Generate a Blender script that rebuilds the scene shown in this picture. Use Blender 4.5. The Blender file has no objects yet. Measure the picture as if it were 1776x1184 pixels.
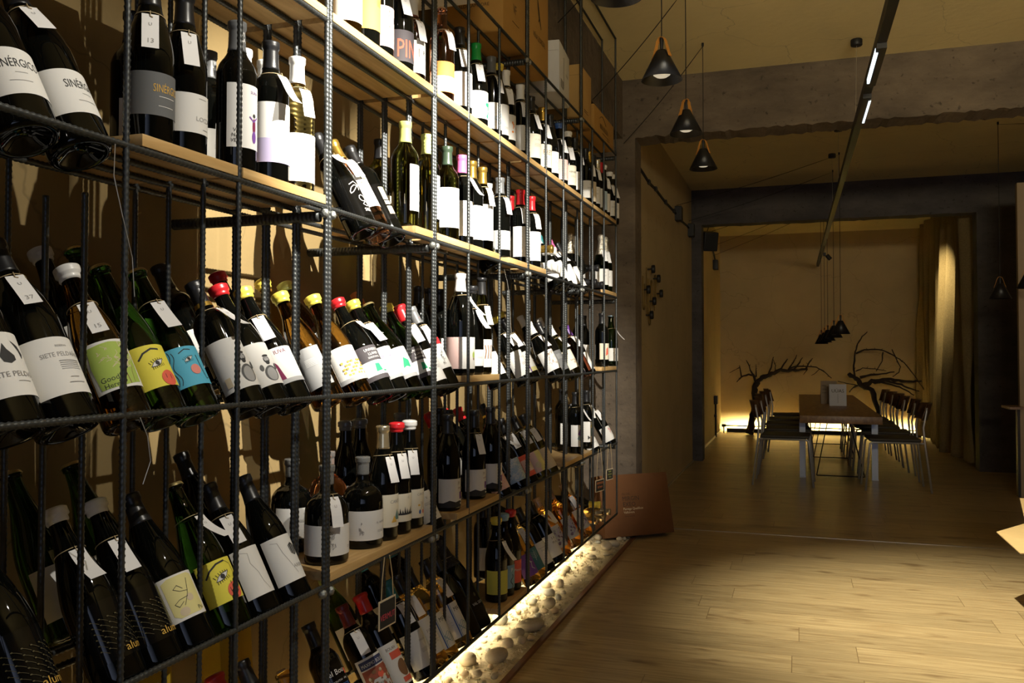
import bpy, bmesh, math, random
from mathutils import Vector, Matrix, Euler
R = math.radians
S = bpy.context.scene
C = bpy.context.collection
random.seed(7)

# ------------------------------------------------------------------ camera, world, exposure
cam_d = bpy.data.cameras.new('camera')
cam = bpy.data.objects.new('camera', cam_d); C.objects.link(cam)
cam_d.sensor_width = 36.0
cam_d.lens = 1500.0 / 1776.0 * 36.0
cam_d.shift_y = -14.66 / 1776.0
cam_d.clip_start = 0.05
cam.location = (0, 0, 0)
yaw, pitch = math.atan(495 / 1500.0), R(1.4)
cam.rotation_euler = (R(90) + pitch, 0, yaw)
S.camera = cam

W = bpy.data.worlds.new('world'); S.world = W; W.use_nodes = True
W.node_tree.nodes['Background'].inputs[0].default_value = (0.55, 0.65, 1.0, 1)
W.node_tree.nodes['Background'].inputs[1].default_value = 0.004

S.view_settings.view_transform = 'Standard'
S.view_settings.look = 'None'
S.view_settings.exposure = 0.0
S.view_settings.gamma = 1.0
S.view_settings.use_curve_mapping = False

def light(name, typ, loc, target, energy, color, **kw):
    d = bpy.data.lights.new(name, typ)
    d.energy = energy; d.color = color
    for k, v in kw.items(): setattr(d, k, v)
    o = bpy.data.objects.new(name, d); C.objects.link(o)
    o.location = loc
    o.rotation_euler = (Vector(target) - Vector(loc)).to_track_quat('-Z', 'Y').to_euler()
    return o

WARM = (1.0, 0.88, 0.62); NEUT = (1.0, 0.94, 0.82); COOL = (0.62, 0.72, 1.0); LED = (1.0, 0.80, 0.42)
# unseen spots above the track, aimed at the bottle rack, placed after its shadows
light('spot_rack_near', 'SPOT', (0.32, 1.50, 1.50), (-1.08, 1.95, 0.47), 760, NEUT, spot_size=R(38), spot_blend=0.85, shadow_soft_size=0.012)
light('spot_rack_mid', 'SPOT', (0.32, 1.62, 1.50), (-1.08, 2.75, 0.47), 1050, NEUT, spot_size=R(30), spot_blend=0.85, shadow_soft_size=0.012)
light('spot_rack_far', 'SPOT', (0.32, 1.90, 1.50), (-1.05, 4.10, 0.30), 700, NEUT, spot_size=R(30), spot_blend=0.85, shadow_soft_size=0.012)
light('spot_rack_front', 'SPOT', (0.36, 1.15, 1.60), (-1.05, 1.15, 0.05), 115, NEUT, spot_size=R(60), spot_blend=0.8, shadow_soft_size=0.012)
# track spots on the floor in front of the rack
light('track_spot_floor', 'SPOT', (0.32, 4.05, 1.25), (0.85, 4.25, -1.2), 420, WARM, spot_size=R(74), spot_blend=0.95, shadow_soft_size=0.02)
light('track_spot_floor_near', 'SPOT', (0.34, 2.6, 1.25), (0.9, 2.9, -1.2), 34, WARM, spot_size=R(80), spot_blend=0.7, shadow_soft_size=0.02)
# spot on the curtain
light('track_spot_curtain', 'SPOT', (0.90, 10.95, 1.50), (1.74, 11.5, 0.70), 210, (1.0, 0.84, 0.5), spot_size=R(58), spot_blend=1.0, shadow_soft_size=0.02)
# daylight of the shop front behind the camera, and an added fill that brightens ceiling and beam
light('shopfront_daylight', 'AREA', (1.6, -2.3, 0.2), (0.5, 9.0, -0.2), 6.5, COOL, shape='RECTANGLE', size=2.6, size_y=1.8, spread=R(80))
light('ceiling_fill', 'AREA', (1.3, -1.6, 1.0), (1.0, 3.0, 1.86), 20.0, (1.0, 0.83, 0.50), shape='RECTANGLE', size=2.0, size_y=0.3, spread=R(60))

# ------------------------------------------------------------------ materials
MATS = {}
def mat(name, color, rough=0.6, metal=0.0, trans=0.0, ior=1.45, emit=0.0, coat=0.0, noise=0.0, nscale=30.0, bump=0.0, bscale=80.0, spec=0.5, sheen=0.0):
    if name in MATS: return MATS[name]
    m = bpy.data.materials.new(name); m.use_nodes = True
    nt = m.node_tree; b = nt.nodes['Principled BSDF']
    b.inputs['Base Color'].default_value = (*color, 1)
    b.inputs['Roughness'].default_value = rough
    b.inputs['Metallic'].default_value = metal
    b.inputs['IOR'].default_value = ior
    b.inputs['Transmission Weight'].default_value = trans
    b.inputs['Coat Weight'].default_value = coat
    b.inputs['Specular IOR Level'].default_value = spec
    if sheen: b.inputs['Sheen Weight'].default_value = sheen
    if emit:
        b.inputs['Emission Color'].default_value = (*color, 1); b.inputs['Emission Strength'].default_value = emit
    tc = None
    if noise or bump:
        tc = nt.nodes.new('ShaderNodeTexCoord')
    if noise:
        n = nt.nodes.new('ShaderNodeTexNoise'); n.inputs['Scale'].default_value = nscale; n.inputs['Detail'].default_value = 5
        nt.links.new(tc.outputs['Object'], n.inputs['Vector'])
        mr = nt.nodes.new('ShaderNodeMapRange'); mr.inputs['To Min'].default_value = 1 - noise; mr.inputs['To Max'].default_value = 1 + noise
        nt.links.new(n.outputs['Fac'], mr.inputs['Value'])
        mx = nt.nodes.new('ShaderNodeVectorMath'); mx.operation = 'SCALE'; mx.inputs[0].default_value = color
        nt.links.new(mr.outputs[0], mx.inputs['Scale']); nt.links.new(mx.outputs[0], b.inputs['Base Color'])
    if bump:
        n = nt.nodes.new('ShaderNodeTexNoise'); n.inputs['Scale'].default_value = bscale; n.inputs['Detail'].default_value = 6
        nt.links.new(tc.outputs['Object'], n.inputs['Vector'])
        bp = nt.nodes.new('ShaderNodeBump'); bp.inputs['Strength'].default_value = bump; bp.inputs['Distance'].default_value = 0.01
        nt.links.new(n.outputs['Fac'], bp.inputs['Height']); nt.links.new(bp.outputs[0], b.inputs['Normal'])
    MATS[name] = m; return m

def wood_mat(name, c1, c2, stretch=(14, 1.2, 14), rough=0.45, dist=3.0):
    if name in MATS: return MATS[name]
    m = bpy.data.materials.new(name); m.use_nodes = True
    nt = m.node_tree; b = nt.nodes['Principled BSDF']
    tc = nt.nodes.new('ShaderNodeTexCoord'); mp = nt.nodes.new('ShaderNodeMapping'); mp.inputs['Scale'].default_value = stretch
    oi = nt.nodes.new('ShaderNodeObjectInfo'); ad = nt.nodes.new('ShaderNodeVectorMath'); ad.operation = 'MULTIPLY_ADD'
    ad.inputs[1].default_value = (7, 13, 5)
    nt.links.new(oi.outputs['Random'], ad.inputs[0]); nt.links.new(tc.outputs['Object'], ad.inputs[2])
    nt.links.new(ad.outputs[0], mp.inputs['Vector'])
    n = nt.nodes.new('ShaderNodeTexNoise'); n.inputs['Scale'].default_value = 3.5; n.inputs['Detail'].default_value = 7; n.inputs['Distortion'].default_value = dist * 0.3
    nt.links.new(mp.outputs[0], n.inputs['Vector'])
    cr = nt.nodes.new('ShaderNodeValToRGB')
    cr.color_ramp.elements[0].position = 0.33; cr.color_ramp.elements[0].color = (*c2, 1)
    cr.color_ramp.elements[1].position = 0.68; cr.color_ramp.elements[1].color = (*c1, 1)
    nt.links.new(n.outputs['Fac'], cr.inputs['Fac']); nt.links.new(cr.outputs[0], b.inputs['Base Color'])
    b.inputs['Roughness'].default_value = rough
    MATS[name] = m; return m

def floor_mat():
    m = bpy.data.materials.new('oak_laminate'); m.use_nodes = True
    nt = m.node_tree; N = nt.nodes; L = nt.links; b = N['Principled BSDF']
    tc = N.new('ShaderNodeTexCoord')
    br = N.new('ShaderNodeTexBrick'); br.inputs['Scale'].default_value = 1.0
    br.inputs['Brick Width'].default_value = 1.28; br.inputs['Row Height'].default_value = 0.192
    br.inputs['Mortar Size'].default_value = 0.0016; br.inputs['Mortar Smooth'].default_value = 0.3; br.offset = 0.0
    br.inputs['Color1'].default_value = (0, 0, 0, 1); br.inputs['Color2'].default_value = (1, 1, 1, 1); br.inputs['Mortar'].default_value = (0.5, 0.5, 0.5, 1)
    sx = N.new('ShaderNodeSeparateXYZ'); L.new(tc.outputs['Object'], sx.inputs[0])
    dv = N.new('ShaderNodeMath'); dv.operation = 'DIVIDE'; dv.inputs[1].default_value = 0.192; L.new(sx.outputs['Y'], dv.inputs[0])
    fl = N.new('ShaderNodeMath'); fl.operation = 'FLOOR'; L.new(dv.outputs[0], fl.inputs[0])
    wn = N.new('ShaderNodeTexWhiteNoise'); wn.noise_dimensions = '1D'; L.new(fl.outputs[0], wn.inputs['W'])
    ma = N.new('ShaderNodeMath'); ma.operation = 'MULTIPLY_ADD'; ma.inputs[1].default_value = 1.28; L.new(wn.outputs['Value'], ma.inputs[0]); L.new(sx.outputs['X'], ma.inputs[2])
    cx = N.new('ShaderNodeCombineXYZ'); L.new(ma.outputs[0], cx.inputs['X']); L.new(sx.outputs['Y'], cx.inputs['Y'])
    L.new(cx.outputs[0], br.inputs['Vector'])
    # per-plank shift of the grain
    sc = N.new('ShaderNodeVectorMath'); sc.operation = 'SCALE'; sc.inputs['Scale'].default_value = 9.0
    L.new(br.outputs['Color'], sc.inputs[0])
    ad = N.new('ShaderNodeVectorMath'); ad.operation = 'ADD'; L.new(tc.outputs['Object'], ad.inputs[0]); L.new(sc.outputs[0], ad.inputs[1])
    mp = N.new('ShaderNodeMapping'); mp.inputs['Scale'].default_value = (1.6, 26, 1); L.new(ad.outputs[0], mp.inputs['Vector'])
    n = N.new('ShaderNodeTexNoise'); n.inputs['Scale'].default_value = 2.6; n.inputs['Detail'].default_value = 8; n.inputs['Distortion'].default_value = 0.8
    L.new(mp.outputs[0], n.inputs['Vector'])
    cr = N.new('ShaderNodeValToRGB')
    cr.color_ramp.elements[0].position = 0.28; cr.color_ramp.elements[0].color = (0.31, 0.225, 0.115, 1)
    cr.color_ramp.elements[1].position = 0.62; cr.color_ramp.elements[1].color = (0.49, 0.385, 0.215, 1)
    L.new(n.outputs['Fac'], cr.inputs['Fac'])
    # knots
    mp2 = N.new('ShaderNodeMapping'); mp2.inputs['Scale'].default_value = (1.6, 5.0, 1); L.new(ad.outputs[0], mp2.inputs['Vector'])
    v = N.new('ShaderNodeTexNoise'); v.inputs['Scale'].default_value = 2.2; v.inputs['Detail'].default_value = 3; L.new(mp2.outputs[0], v.inputs['Vector'])
    kr = N.new('ShaderNodeMapRange'); kr.inputs['From Min'].default_value = 0.61; kr.inputs['From Max'].default_value = 0.74; L.new(v.outputs['Fac'], kr.inputs['Value'])
    mk = N.new('ShaderNodeMix'); mk.data_type = 'RGBA'; mk.inputs['B'].default_value = (0.13, 0.068, 0.025, 1)
    kf = N.new('ShaderNodeMath'); kf.operation = 'MULTIPLY'; kf.inputs[1].default_value = 0.75; L.new(kr.outputs[0], kf.inputs[0])
    L.new(kf.outputs[0], mk.inputs['Factor']); L.new(cr.outputs[0], mk.inputs['A'])
    # plank tone
    hv = N.new('ShaderNodeMapRange'); hv.inputs['To Min'].default_value = 0.88; hv.inputs['To Max'].default_value = 1.12; L.new(br.outputs['Color'], hv.inputs['Value'])
    tm = N.new('ShaderNodeVectorMath'); tm.operation = 'SCALE'; L.new(mk.outputs['Result'], tm.inputs[0]); L.new(hv.outputs[0], tm.inputs['Scale'])
    mm = N.new('ShaderNodeMix'); mm.data_type = 'RGBA'; mm.inputs['B'].default_value = (0.19, 0.125, 0.06, 1)
    L.new(br.outputs['Fac'], mm.inputs['Factor']); L.new(tm.outputs[0], mm.inputs['A'])
    L.new(mm.outputs['Result'], b.inputs['Base Color'])
    b.inputs['Roughness'].default_value = 0.34
    bp = N.new('ShaderNodeBump'); bp.inputs['Strength'].default_value = 0.25; bp.inputs['Distance'].default_value = 0.002; bp.invert = True
    L.new(br.outputs['Fac'], bp.inputs['Height']); L.new(bp.outputs[0], b.inputs['Normal'])
    return m

def concrete_mat(name, c1, c2, scale=2.2):
    m = bpy.data.materials.new(name); m.use_nodes = True
    nt = m.node_tree; N = nt.nodes; L = nt.links; b = N['Principled BSDF']
    tc = N.new('ShaderNodeTexCoord')
    mp = N.new('ShaderNodeMapping'); mp.inputs['Scale'].default_value = (0.6, 0.6, 1.5); L.new(tc.outputs['Object'], mp.inputs['Vector'])
    n = N.new('ShaderNodeTexNoise'); n.inputs['Scale'].default_value = scale; n.inputs['Detail'].default_value = 10; n.inputs['Roughness'].default_value = 0.68
    L.new(mp.outputs[0], n.inputs['Vector'])
    cr = N.new('ShaderNodeValToRGB'); cr.color_ramp.elements[0].position = 0.34; cr.color_ramp.elements[0].color = (*c2, 1)
    cr.color_ramp.elements[1].position = 0.66; cr.color_ramp.elements[1].color = (*c1, 1); L.new(n.outputs['Fac'], cr.inputs['Fac'])
    v = N.new('ShaderNodeTexNoise'); v.inputs['Scale'].default_value = 26; v.inputs['Detail'].default_value = 4; L.new(tc.outputs['Object'], v.inputs['Vector'])
    pr = N.new('ShaderNodeMapRange'); pr.inputs['From Min'].default_value = 0.62; pr.inputs['From Max'].default_value = 0.72; pr.inputs['To Max'].default_value = 0.8; L.new(v.outputs['Fac'], pr.inputs['Value'])
    mx = N.new('ShaderNodeMix'); mx.data_type = 'RGBA'; mx.inputs['B'].default_value = (0.03, 0.024, 0.018, 1)
    L.new(pr.outputs[0], mx.inputs['Factor']); L.new(cr.outputs[0], mx.inputs['A']); L.new(mx.outputs['Result'], b.inputs['Base Color'])
    b.inputs['Roughness'].default_value = 0.92
    f = N.new('ShaderNodeTexNoise'); f.inputs['Scale'].default_value = 14; f.inputs['Detail'].default_value = 9; L.new(tc.outputs['Object'], f.inputs['Vector'])
    bp = N.new('ShaderNodeBump'); bp.inputs['Strength'].default_value = 0.7; bp.inputs['Distance'].default_value = 0.02
    L.new(f.outputs['Fac'], bp.inputs['Height']); L.new(bp.outputs[0], b.inputs['Normal'])
    MATS[name] = m; return m

def plaster_mat(name, col, amt=0.10):
    m = bpy.data.materials.new(name); m.use_nodes = True
    nt = m.node_tree; N = nt.nodes; L = nt.links; b = N['Principled BSDF']
    tc = N.new('ShaderNodeTexCoord')
    n = N.new('ShaderNodeTexNoise'); n.inputs['Scale'].default_value = 1.4; n.inputs['Detail'].default_value = 8; n.inputs['Roughness'].default_value = 0.6
    L.new(tc.outputs['Object'], n.inputs['Vector'])
    cr = N.new('ShaderNodeValToRGB'); cr.color_ramp.elements[0].position = 0.3; cr.color_ramp.elements[0].color = (*[c * (1 - amt) for c in col], 1)
    cr.color_ramp.elements[1].position = 0.7; cr.color_ramp.elements[1].color = (*[c * (1 + amt) for c in col], 1); L.new(n.outputs['Fac'], cr.inputs['Fac'])
    # hairline cracks
    nd = N.new('ShaderNodeTexNoise'); nd.inputs['Scale'].default_value = 2.0; nd.inputs['Detail'].default_value = 5; L.new(tc.outputs['Object'], nd.inputs['Vector'])
    av = N.new('ShaderNodeVectorMath'); av.operation = 'MULTIPLY_ADD'; av.inputs[1].default_value = (0.5, 0.5, 0.5); L.new(nd.outputs['Color'], av.inputs[0]); L.new(tc.outputs['Object'], av.inputs[2])
    vo = N.new('ShaderNodeTexVoronoi'); vo.feature = 'DISTANCE_TO_EDGE'; vo.inputs['Scale'].default_value = 1.1; L.new(av.outputs[0], vo.inputs['Vector'])
    vr = N.new('ShaderNodeMapRange'); vr.inputs['From Min'].default_value = 0.0; vr.inputs['From Max'].default_value = 0.004; vr.inputs['To Min'].default_value = 0.55; vr.inputs['To Max'].default_value = 0.0; L.new(vo.outputs['Distance'], vr.inputs['Value'])
    mx = N.new('ShaderNodeMix'); mx.data_type = 'RGBA'; mx.inputs['B'].default_value = (*[c * 0.45 for c in col], 1)
    L.new(vr.outputs[0], mx.inputs['Factor']); L.new(cr.outputs[0], mx.inputs['A']); L.new(mx.outputs['Result'], b.inputs['Base Color'])
    b.inputs['Roughness'].default_value = 0.9
    f = N.new('ShaderNodeTexNoise'); f.inputs['Scale'].default_value = 22; f.inputs['Detail'].default_value = 6; L.new(tc.outputs['Object'], f.inputs['Vector'])
    bp = N.new('ShaderNodeBump'); bp.inputs['Strength'].default_value = 0.18; bp.inputs['Distance'].default_value = 0.01
    L.new(f.outputs['Fac'], bp.inputs['Height']); L.new(bp.outputs[0], b.inputs['Normal'])
    MATS[name] = m; return m

M_FLOOR = floor_mat()
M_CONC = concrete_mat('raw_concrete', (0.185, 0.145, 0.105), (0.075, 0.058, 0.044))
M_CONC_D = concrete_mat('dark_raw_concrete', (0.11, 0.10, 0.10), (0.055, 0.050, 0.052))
M_WALL = plaster_mat('ochre_plaster', (0.52, 0.41, 0.22))
M_WALLR = plaster_mat('brown_plaster', (0.25, 0.175, 0.07))
M_CEIL = plaster_mat('ceiling_plaster', (0.80, 0.69, 0.39), 0.06)
M_REBAR = mat('rebar_steel', (0.075, 0.08, 0.08), 0.42, 0.75, noise=0.35, nscale=60)
M_WELD = mat('weld_steel', (0.30, 0.31, 0.29), 0.45, 0.8, bump=0.4, bscale=200)
M_BOARD = wood_mat('oak_board', (0.62, 0.42, 0.185), (0.45, 0.275, 0.10))
M_BLACK = mat('matt_black_metal', (0.012, 0.012, 0.014), 0.5, 0.0)
M_CABLE = mat('black_cable', (0.008, 0.008, 0.008), 0.7)

# ------------------------------------------------------------------ mesh helpers
def link(name, me, parent=None, mats=None, smooth=False):
    if mats:
        for m in (mats if isinstance(mats, (list, tuple)) else [mats]): me.materials.append(m)
    if smooth:
        me.polygons.foreach_set('use_smooth', [True] * len(me.polygons))
    o = bpy.data.objects.new(name, me); C.objects.link(o)
    if parent: o.parent = parent
    return o
def pyd(name, v, f, parent=None, mats=None, smooth=False, mi=None):
    me = bpy.data.meshes.new(name); me.from_pydata(v, [], f); me.update()
    o = link(name, me, parent, mats, smooth)
    if mi: me.polygons.foreach_set('material_index', mi)
    return o
def tag(o, label, cat, group=None, kind=None):
    o['label'] = label; o['category'] = cat
    if group: o['group'] = group
    if kind: o['kind'] = kind
    return o
def thing(name, loc=(0, 0, 0), rz=0.0):
    o = bpy.data.objects.new(name, None); C.objects.link(o)
    o.location = loc; o.rotation_euler = (0, 0, rz); o.empty_display_size = 0.05
    return o
class MB:
    """collects shapes of one part; build() links them as one mesh object"""
    def __init__(s): s.v = []; s.f = []; s.mi = []
    def add(s, v, f, mi=0):
        n = len(s.v); s.v += [tuple(p) for p in v]; s.f += [tuple(i + n for i in q) for q in f]; s.mi += [mi] * len(f)
        return s
    def box(s, x0, x1, y0, y1, z0, z1, mi=0, M=None, bev=0.0):
        if bev:
            bm = bmesh.new(); bmesh.ops.create_cube(bm, size=1)
            for v in bm.verts: v.co = ((v.co.x + .5) * (x1 - x0) + x0, (v.co.y + .5) * (y1 - y0) + y0, (v.co.z + .5) * (z1 - z0) + z0)
            bmesh.ops.bevel(bm, geom=bm.edges[:], offset=bev, segments=2, affect='EDGES', profile=0.6)
            bm.verts.index_update()
            v = [p.co.copy() for p in bm.verts]; f = [[q.index for q in fc.verts] for fc in bm.faces]; bm.free()
        else:
            v = [Vector((x, y, z)) for x in (x0, x1) for y in (y0, y1) for z in (z0, z1)]
            f = [(0, 1, 3, 2), (4, 6, 7, 5), (0, 4, 5, 1), (2, 3, 7, 6), (0, 2, 6, 4), (1, 5, 7, 3)]
        if M: v = [M @ p for p in v]
        return s.add(v, f, mi)
    def tube(s, pts, r, seg=8, mi=0, cap=True):
        pts = [Vector(p) for p in pts]; n = len(pts)
        rs = r if isinstance(r, (list, tuple)) else [r] * n
        v = []; f = []; up = None
        for i, p in enumerate(pts):
            d = (pts[min(i + 1, n - 1)] - pts[max(i - 1, 0)]).normalized()
            if up is None:
                up = Vector((0, 0, 1)) if abs(d.z) < 0.9 else Vector((1, 0, 0))
            a = d.cross(up)
            if a.length < 1e-6: a = d.orthogonal()
            a.normalize(); up = a.cross(d).normalized()
            for k in range(seg):
                t = 2 * math.pi * k / seg
                v.append(p + (a * math.cos(t) + up * math.sin(t)) * rs[i])
        for i in range(n - 1):
            for k in range(seg):
                k2 = (k + 1) % seg
                f.append((i * seg + k, i * seg + k2, (i + 1) * seg + k2, (i + 1) * seg + k))
        if cap:
            f.append(tuple(reversed(range(seg)))); f.append(tuple(range((n - 1) * seg, n * seg)))
        return s.add(v, f, mi)
    def lathe(s, prof, seg=24, mi=0, M=None, closed=False):
        v = []; f = []; rows = []
        for (r, z) in prof:
            if r < 1e-6: rows.append([len(v)]); v.append(Vector((0, 0, z)))
            else:
                rows.append(list(range(len(v), len(v) + seg)))
                for k in range(seg): t = 2 * math.pi * k / seg; v.append(Vector((r * math.cos(t), r * math.sin(t), z)))
        for a, b in zip(rows, rows[1:]):
            if len(a) == 1 and len(b) == 1: continue
            for k in range(seg):
                k2 = (k + 1) % seg
                if len(a) == 1: f.append((a[0], b[k2], b[k]))
                elif len(b) == 1: f.append((a[k], a[k2], b[0]))
                else: f.append((a[k], a[k2], b[k2], b[k]))
        if M: v = [M @ p for p in v]
        return s.add(v, f, mi)
    def mesh(s, name, mats=None, smooth=False):
        me = bpy.data.meshes.new(name); me.from_pydata(s.v, [], s.f); me.update()
        if mats:
            for m in (mats if isinstance(mats, (list, tuple)) else [mats]): me.materials.append(m)
        if any(s.mi): me.polygons.foreach_set('material_index', s.mi)
        if smooth: me.polygons.foreach_set('use_smooth', [True] * len(me.polygons))
        return me
    def build(s, name, mats, parent=None, smooth=False):
        return link(name, s.mesh(name, mats, smooth), parent)
def auto_smooth(o, ang=40):
    me = o.data; me.polygons.foreach_set('use_smooth', [True] * len(me.polygons))
    try: me.set_sharp_from_angle(angle=R(ang))
    except Exception: pass
    return o

# text -> triangles (x right, y up, metres), origin at the middle of its width, on the base line
_TXT = {}
def text_tris(s, size, sx=1.0, align='CENTER'):
    key = (s, align)
    if key not in _TXT:
        cu = bpy.data.curves.new('lettering', 'FONT'); cu.body = s; cu.size = 1.0; cu.align_x = align; cu.resolution_u = 2
        o = bpy.data.objects.new('lettering', cu); C.objects.link(o)
        dg = bpy.context.evaluated_depsgraph_get(); dg.update()
        me = bpy.data.meshes.new_from_object(o.evaluated_get(dg))
        _TXT[key] = ([(v.co.x, v.co.y) for v in me.vertices], [tuple(p.vertices) for p in me.polygons])
        bpy.data.objects.remove(o); bpy.data.curves.remove(cu); bpy.data.meshes.remove(me)
    v, f = _TXT[key]
    return [(x * size * sx, y * size) for x, y in v], f

# ------------------------------------------------------------------ the room
def struct(o): o['kind'] = 'structure'; return o
Z0, ZC = -1.2, 1.855
def slab(name, x0, x1, y0, y1, z0, z1, m): return struct(MB().box(x0, x1, y0, y1, z0, z1).build(name, m))
slab('floor', -1.4, 3.6, -3.0, 14.3, Z0 - 0.1, Z0, M_FLOOR)
slab('ceiling', -1.6, 3.6, -3.0, 14.3, ZC, ZC + 0.1, M_CEIL)
slab('wall_left', -1.55, -1.40, -3.0, 5.77, Z0, ZC, M_WALLR)
slab('wall_left_middle', -1.55, -1.13, 6.0, 9.92, Z0, ZC, M_WALL)
slab('wall_left_far', -1.55, -1.15, 10.14, 14.0, Z0, ZC, M_WALL)
slab('wall_back', -1.6, 3.6, 13.95, 14.1, Z0, ZC, M_WALL)
slab('wall_right', 3.4, 3.55, -3.0, 9.92, Z0, ZC, M_WALL)
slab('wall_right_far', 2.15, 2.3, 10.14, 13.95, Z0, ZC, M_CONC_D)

def rough_block(name, x0, x1, y0, y1, z0, z1, m, n=0.035, jit=0.007, seed=1):
    """a cast concrete member with crumbly arrises"""
    rnd = random.Random(seed)
    bm = bmesh.new(); bmesh.ops.create_cube(bm, size=1)
    for v in bm.verts: v.co = ((v.co.x + .5) * (x1 - x0) + x0, (v.co.y + .5) * (y1 - y0) + y0, (v.co.z + .5) * (z1 - z0) + z0)
    L = max(x1 - x0, y1 - y0, z1 - z0); ax = [x1 - x0, y1 - y0, z1 - z0].index(L)
    for k in range(1, int(L / n)):
        co = [x0, y0, z0]; co[ax] += k * n; no = [0, 0, 0]; no[ax] = 1
        bmesh.ops.bisect_plane(bm, geom=bm.verts[:] + bm.edges[:] + bm.faces[:], plane_co=co, plane_no=no)
    for v in bm.verts:
        for a in range(3):
            if a != ax: v.co[a] += rnd.uniform(-jit, jit) * (1.0 if (a == 2) else .12)
    me = bpy.data.meshes.new(name); bm.to_mesh(me); bm.free()
    return struct(link(name, me, None, m))
rough_block('beam_near', -1.55, 3.4, 5.77, 6.0, 1.46, ZC + 0.03, M_CONC, 0.03, 0.008, 3)
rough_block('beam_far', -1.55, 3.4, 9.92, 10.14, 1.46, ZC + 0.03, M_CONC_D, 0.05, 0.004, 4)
rough_block('beam_left_upper', -1.44, -1.115, 3.72, 5.80, 1.46, ZC + 0.02, M_CONC, 0.04, 0.006, 5)
rough_block('pillar_left_near', -1.55, -1.03, 5.77, 6.0, Z0 - 0.02, 1.5, M_CONC, 0.03, 0.004, 6)
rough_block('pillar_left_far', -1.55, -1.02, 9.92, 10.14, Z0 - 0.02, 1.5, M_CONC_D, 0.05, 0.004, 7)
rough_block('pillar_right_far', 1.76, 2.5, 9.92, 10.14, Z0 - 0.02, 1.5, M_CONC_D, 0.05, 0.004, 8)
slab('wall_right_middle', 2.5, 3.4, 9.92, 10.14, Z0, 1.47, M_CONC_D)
# skirting and the metal joint strip of the floor
M_ALU = mat('satin_aluminium', (0.55, 0.52, 0.46), 0.35, 0.9)
slab('baseboard_left', -1.132, -1.115, 6.0, 9.92, Z0, Z0 + 0.012, M_ALU)
slab('baseboard_left_far', -1.152, -1.132, 10.14, 13.95, Z0, Z0 + 0.03, M_ALU)
struct(MB().box(-1.0, 3.4, 6.03, 6.045, Z0, Z0 + 0.002).build('trim_1', M_ALU))
# ------------------------------------------------------------------ the rebar rack
LEV = {'A2': 1.165, 'A': 0.75, 'B': 0.328, 'C': -0.096, 'D': -0.515, 'E': -0.923}
YD = [0.79, 1.094, 1.383, 1.708, 2.306, 2.583, 2.887, 3.224, 3.485, 3.772, 4.117, 4.355, 4.635, 4.967]
MAIN = {1.708, 2.306, 3.224, 4.117, 4.967}
XR = [-1.0, -1.08, -1.16, -1.24]
_RB = {}
def rebar_mesh(L, r, seg=10, pitch=0.0105):
    key = (round(L, 3), r)
    if key in _RB: return _RB[key]
    n = int(L / pitch * 4); v = []; f = []
    for i in range(n + 1):
        z = L * i / n
        for k in range(seg):
            t = 2 * math.pi * k / seg; h = t % math.pi
            ph = z / pitch + 0.55 * h / math.pi
            rib = max(0.0, math.sin(2 * math.pi * ph)) * math.sin(h) ** 0.5
            rr = r * (0.91 + 0.26 * rib + (0.10 if k % (seg // 2) == 0 else 0))
            v.append((rr * math.cos(t), rr * math.sin(t), z))
    for i in range(n):
        for k in range(seg):
            k2 = (k + 1) % seg
            f.append((i * seg + k, i * seg + k2, (i + 1) * seg + k2, (i + 1) * seg + k))
    f.append(tuple(reversed(range(seg)))); f.append(tuple(range(n * seg, (n + 1) * seg)))
    me = bpy.data.meshes.new('rebar'); me.from_pydata(v, [], f); me.update(); me.materials.append(M_REBAR)
    me.polygons.foreach_set('use_smooth', [True] * len(me.polygons))
    _RB[key] = me; return me
rack = tag(thing('wine_rack', (-1.0, 0.8, LEV['E'])), 'tall black ribbed steel bar wine rack along the left wall', 'wine rack')
RK = Vector((-1.0, 0.8, LEV['E']))
def bar(name, p, L, r, axis='z', rot=0.0):
    o = bpy.data.objects.new(name, rebar_mesh(L, r)); C.objects.link(o); o.parent = rack
    o.location = Vector(p) - RK
    o.rotation_euler = {'z': (0, 0, rot), 'y': (R(-90), 0, 0), 'x': (0, R(90), 0)}[axis]
    if axis == 'y': o.rotation_euler = (R(-90), 0, 0)
    return o
zE = LEV['E']; HB = LEV['A2'] - zE
Y0, Y1 = 0.30, YD[-1]
rot_i = 0
for y in [0.45] + YD:
    for xi, x in enumerate(XR):
        rot_i += 1
        if y in MAIN:
            top = ZC if xi == 0 else LEV['A2'] + 0.006
            if xi == 1 and y > 3.0: top = ZC
            if y == YD[-1]:
                if xi in (0, 1): bar('upright', (x, y, zE), top - zE, 0.0055, 'z', R(31 * rot_i))
                continue
            for s in (-1, 1): bar('upright', (x, y + s * 0.0066, zE), top - zE, 0.0062, 'z', R(90 if s > 0 else 70))
        else:
            if xi == 3 and y < 1.0: continue
            bar('upright', (x, y, zE), HB if not (y == 1.094 and xi in (1, 2)) else LEV['B'] - .07 - zE, 0.0052, 'z', R(37 * rot_i))
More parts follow.
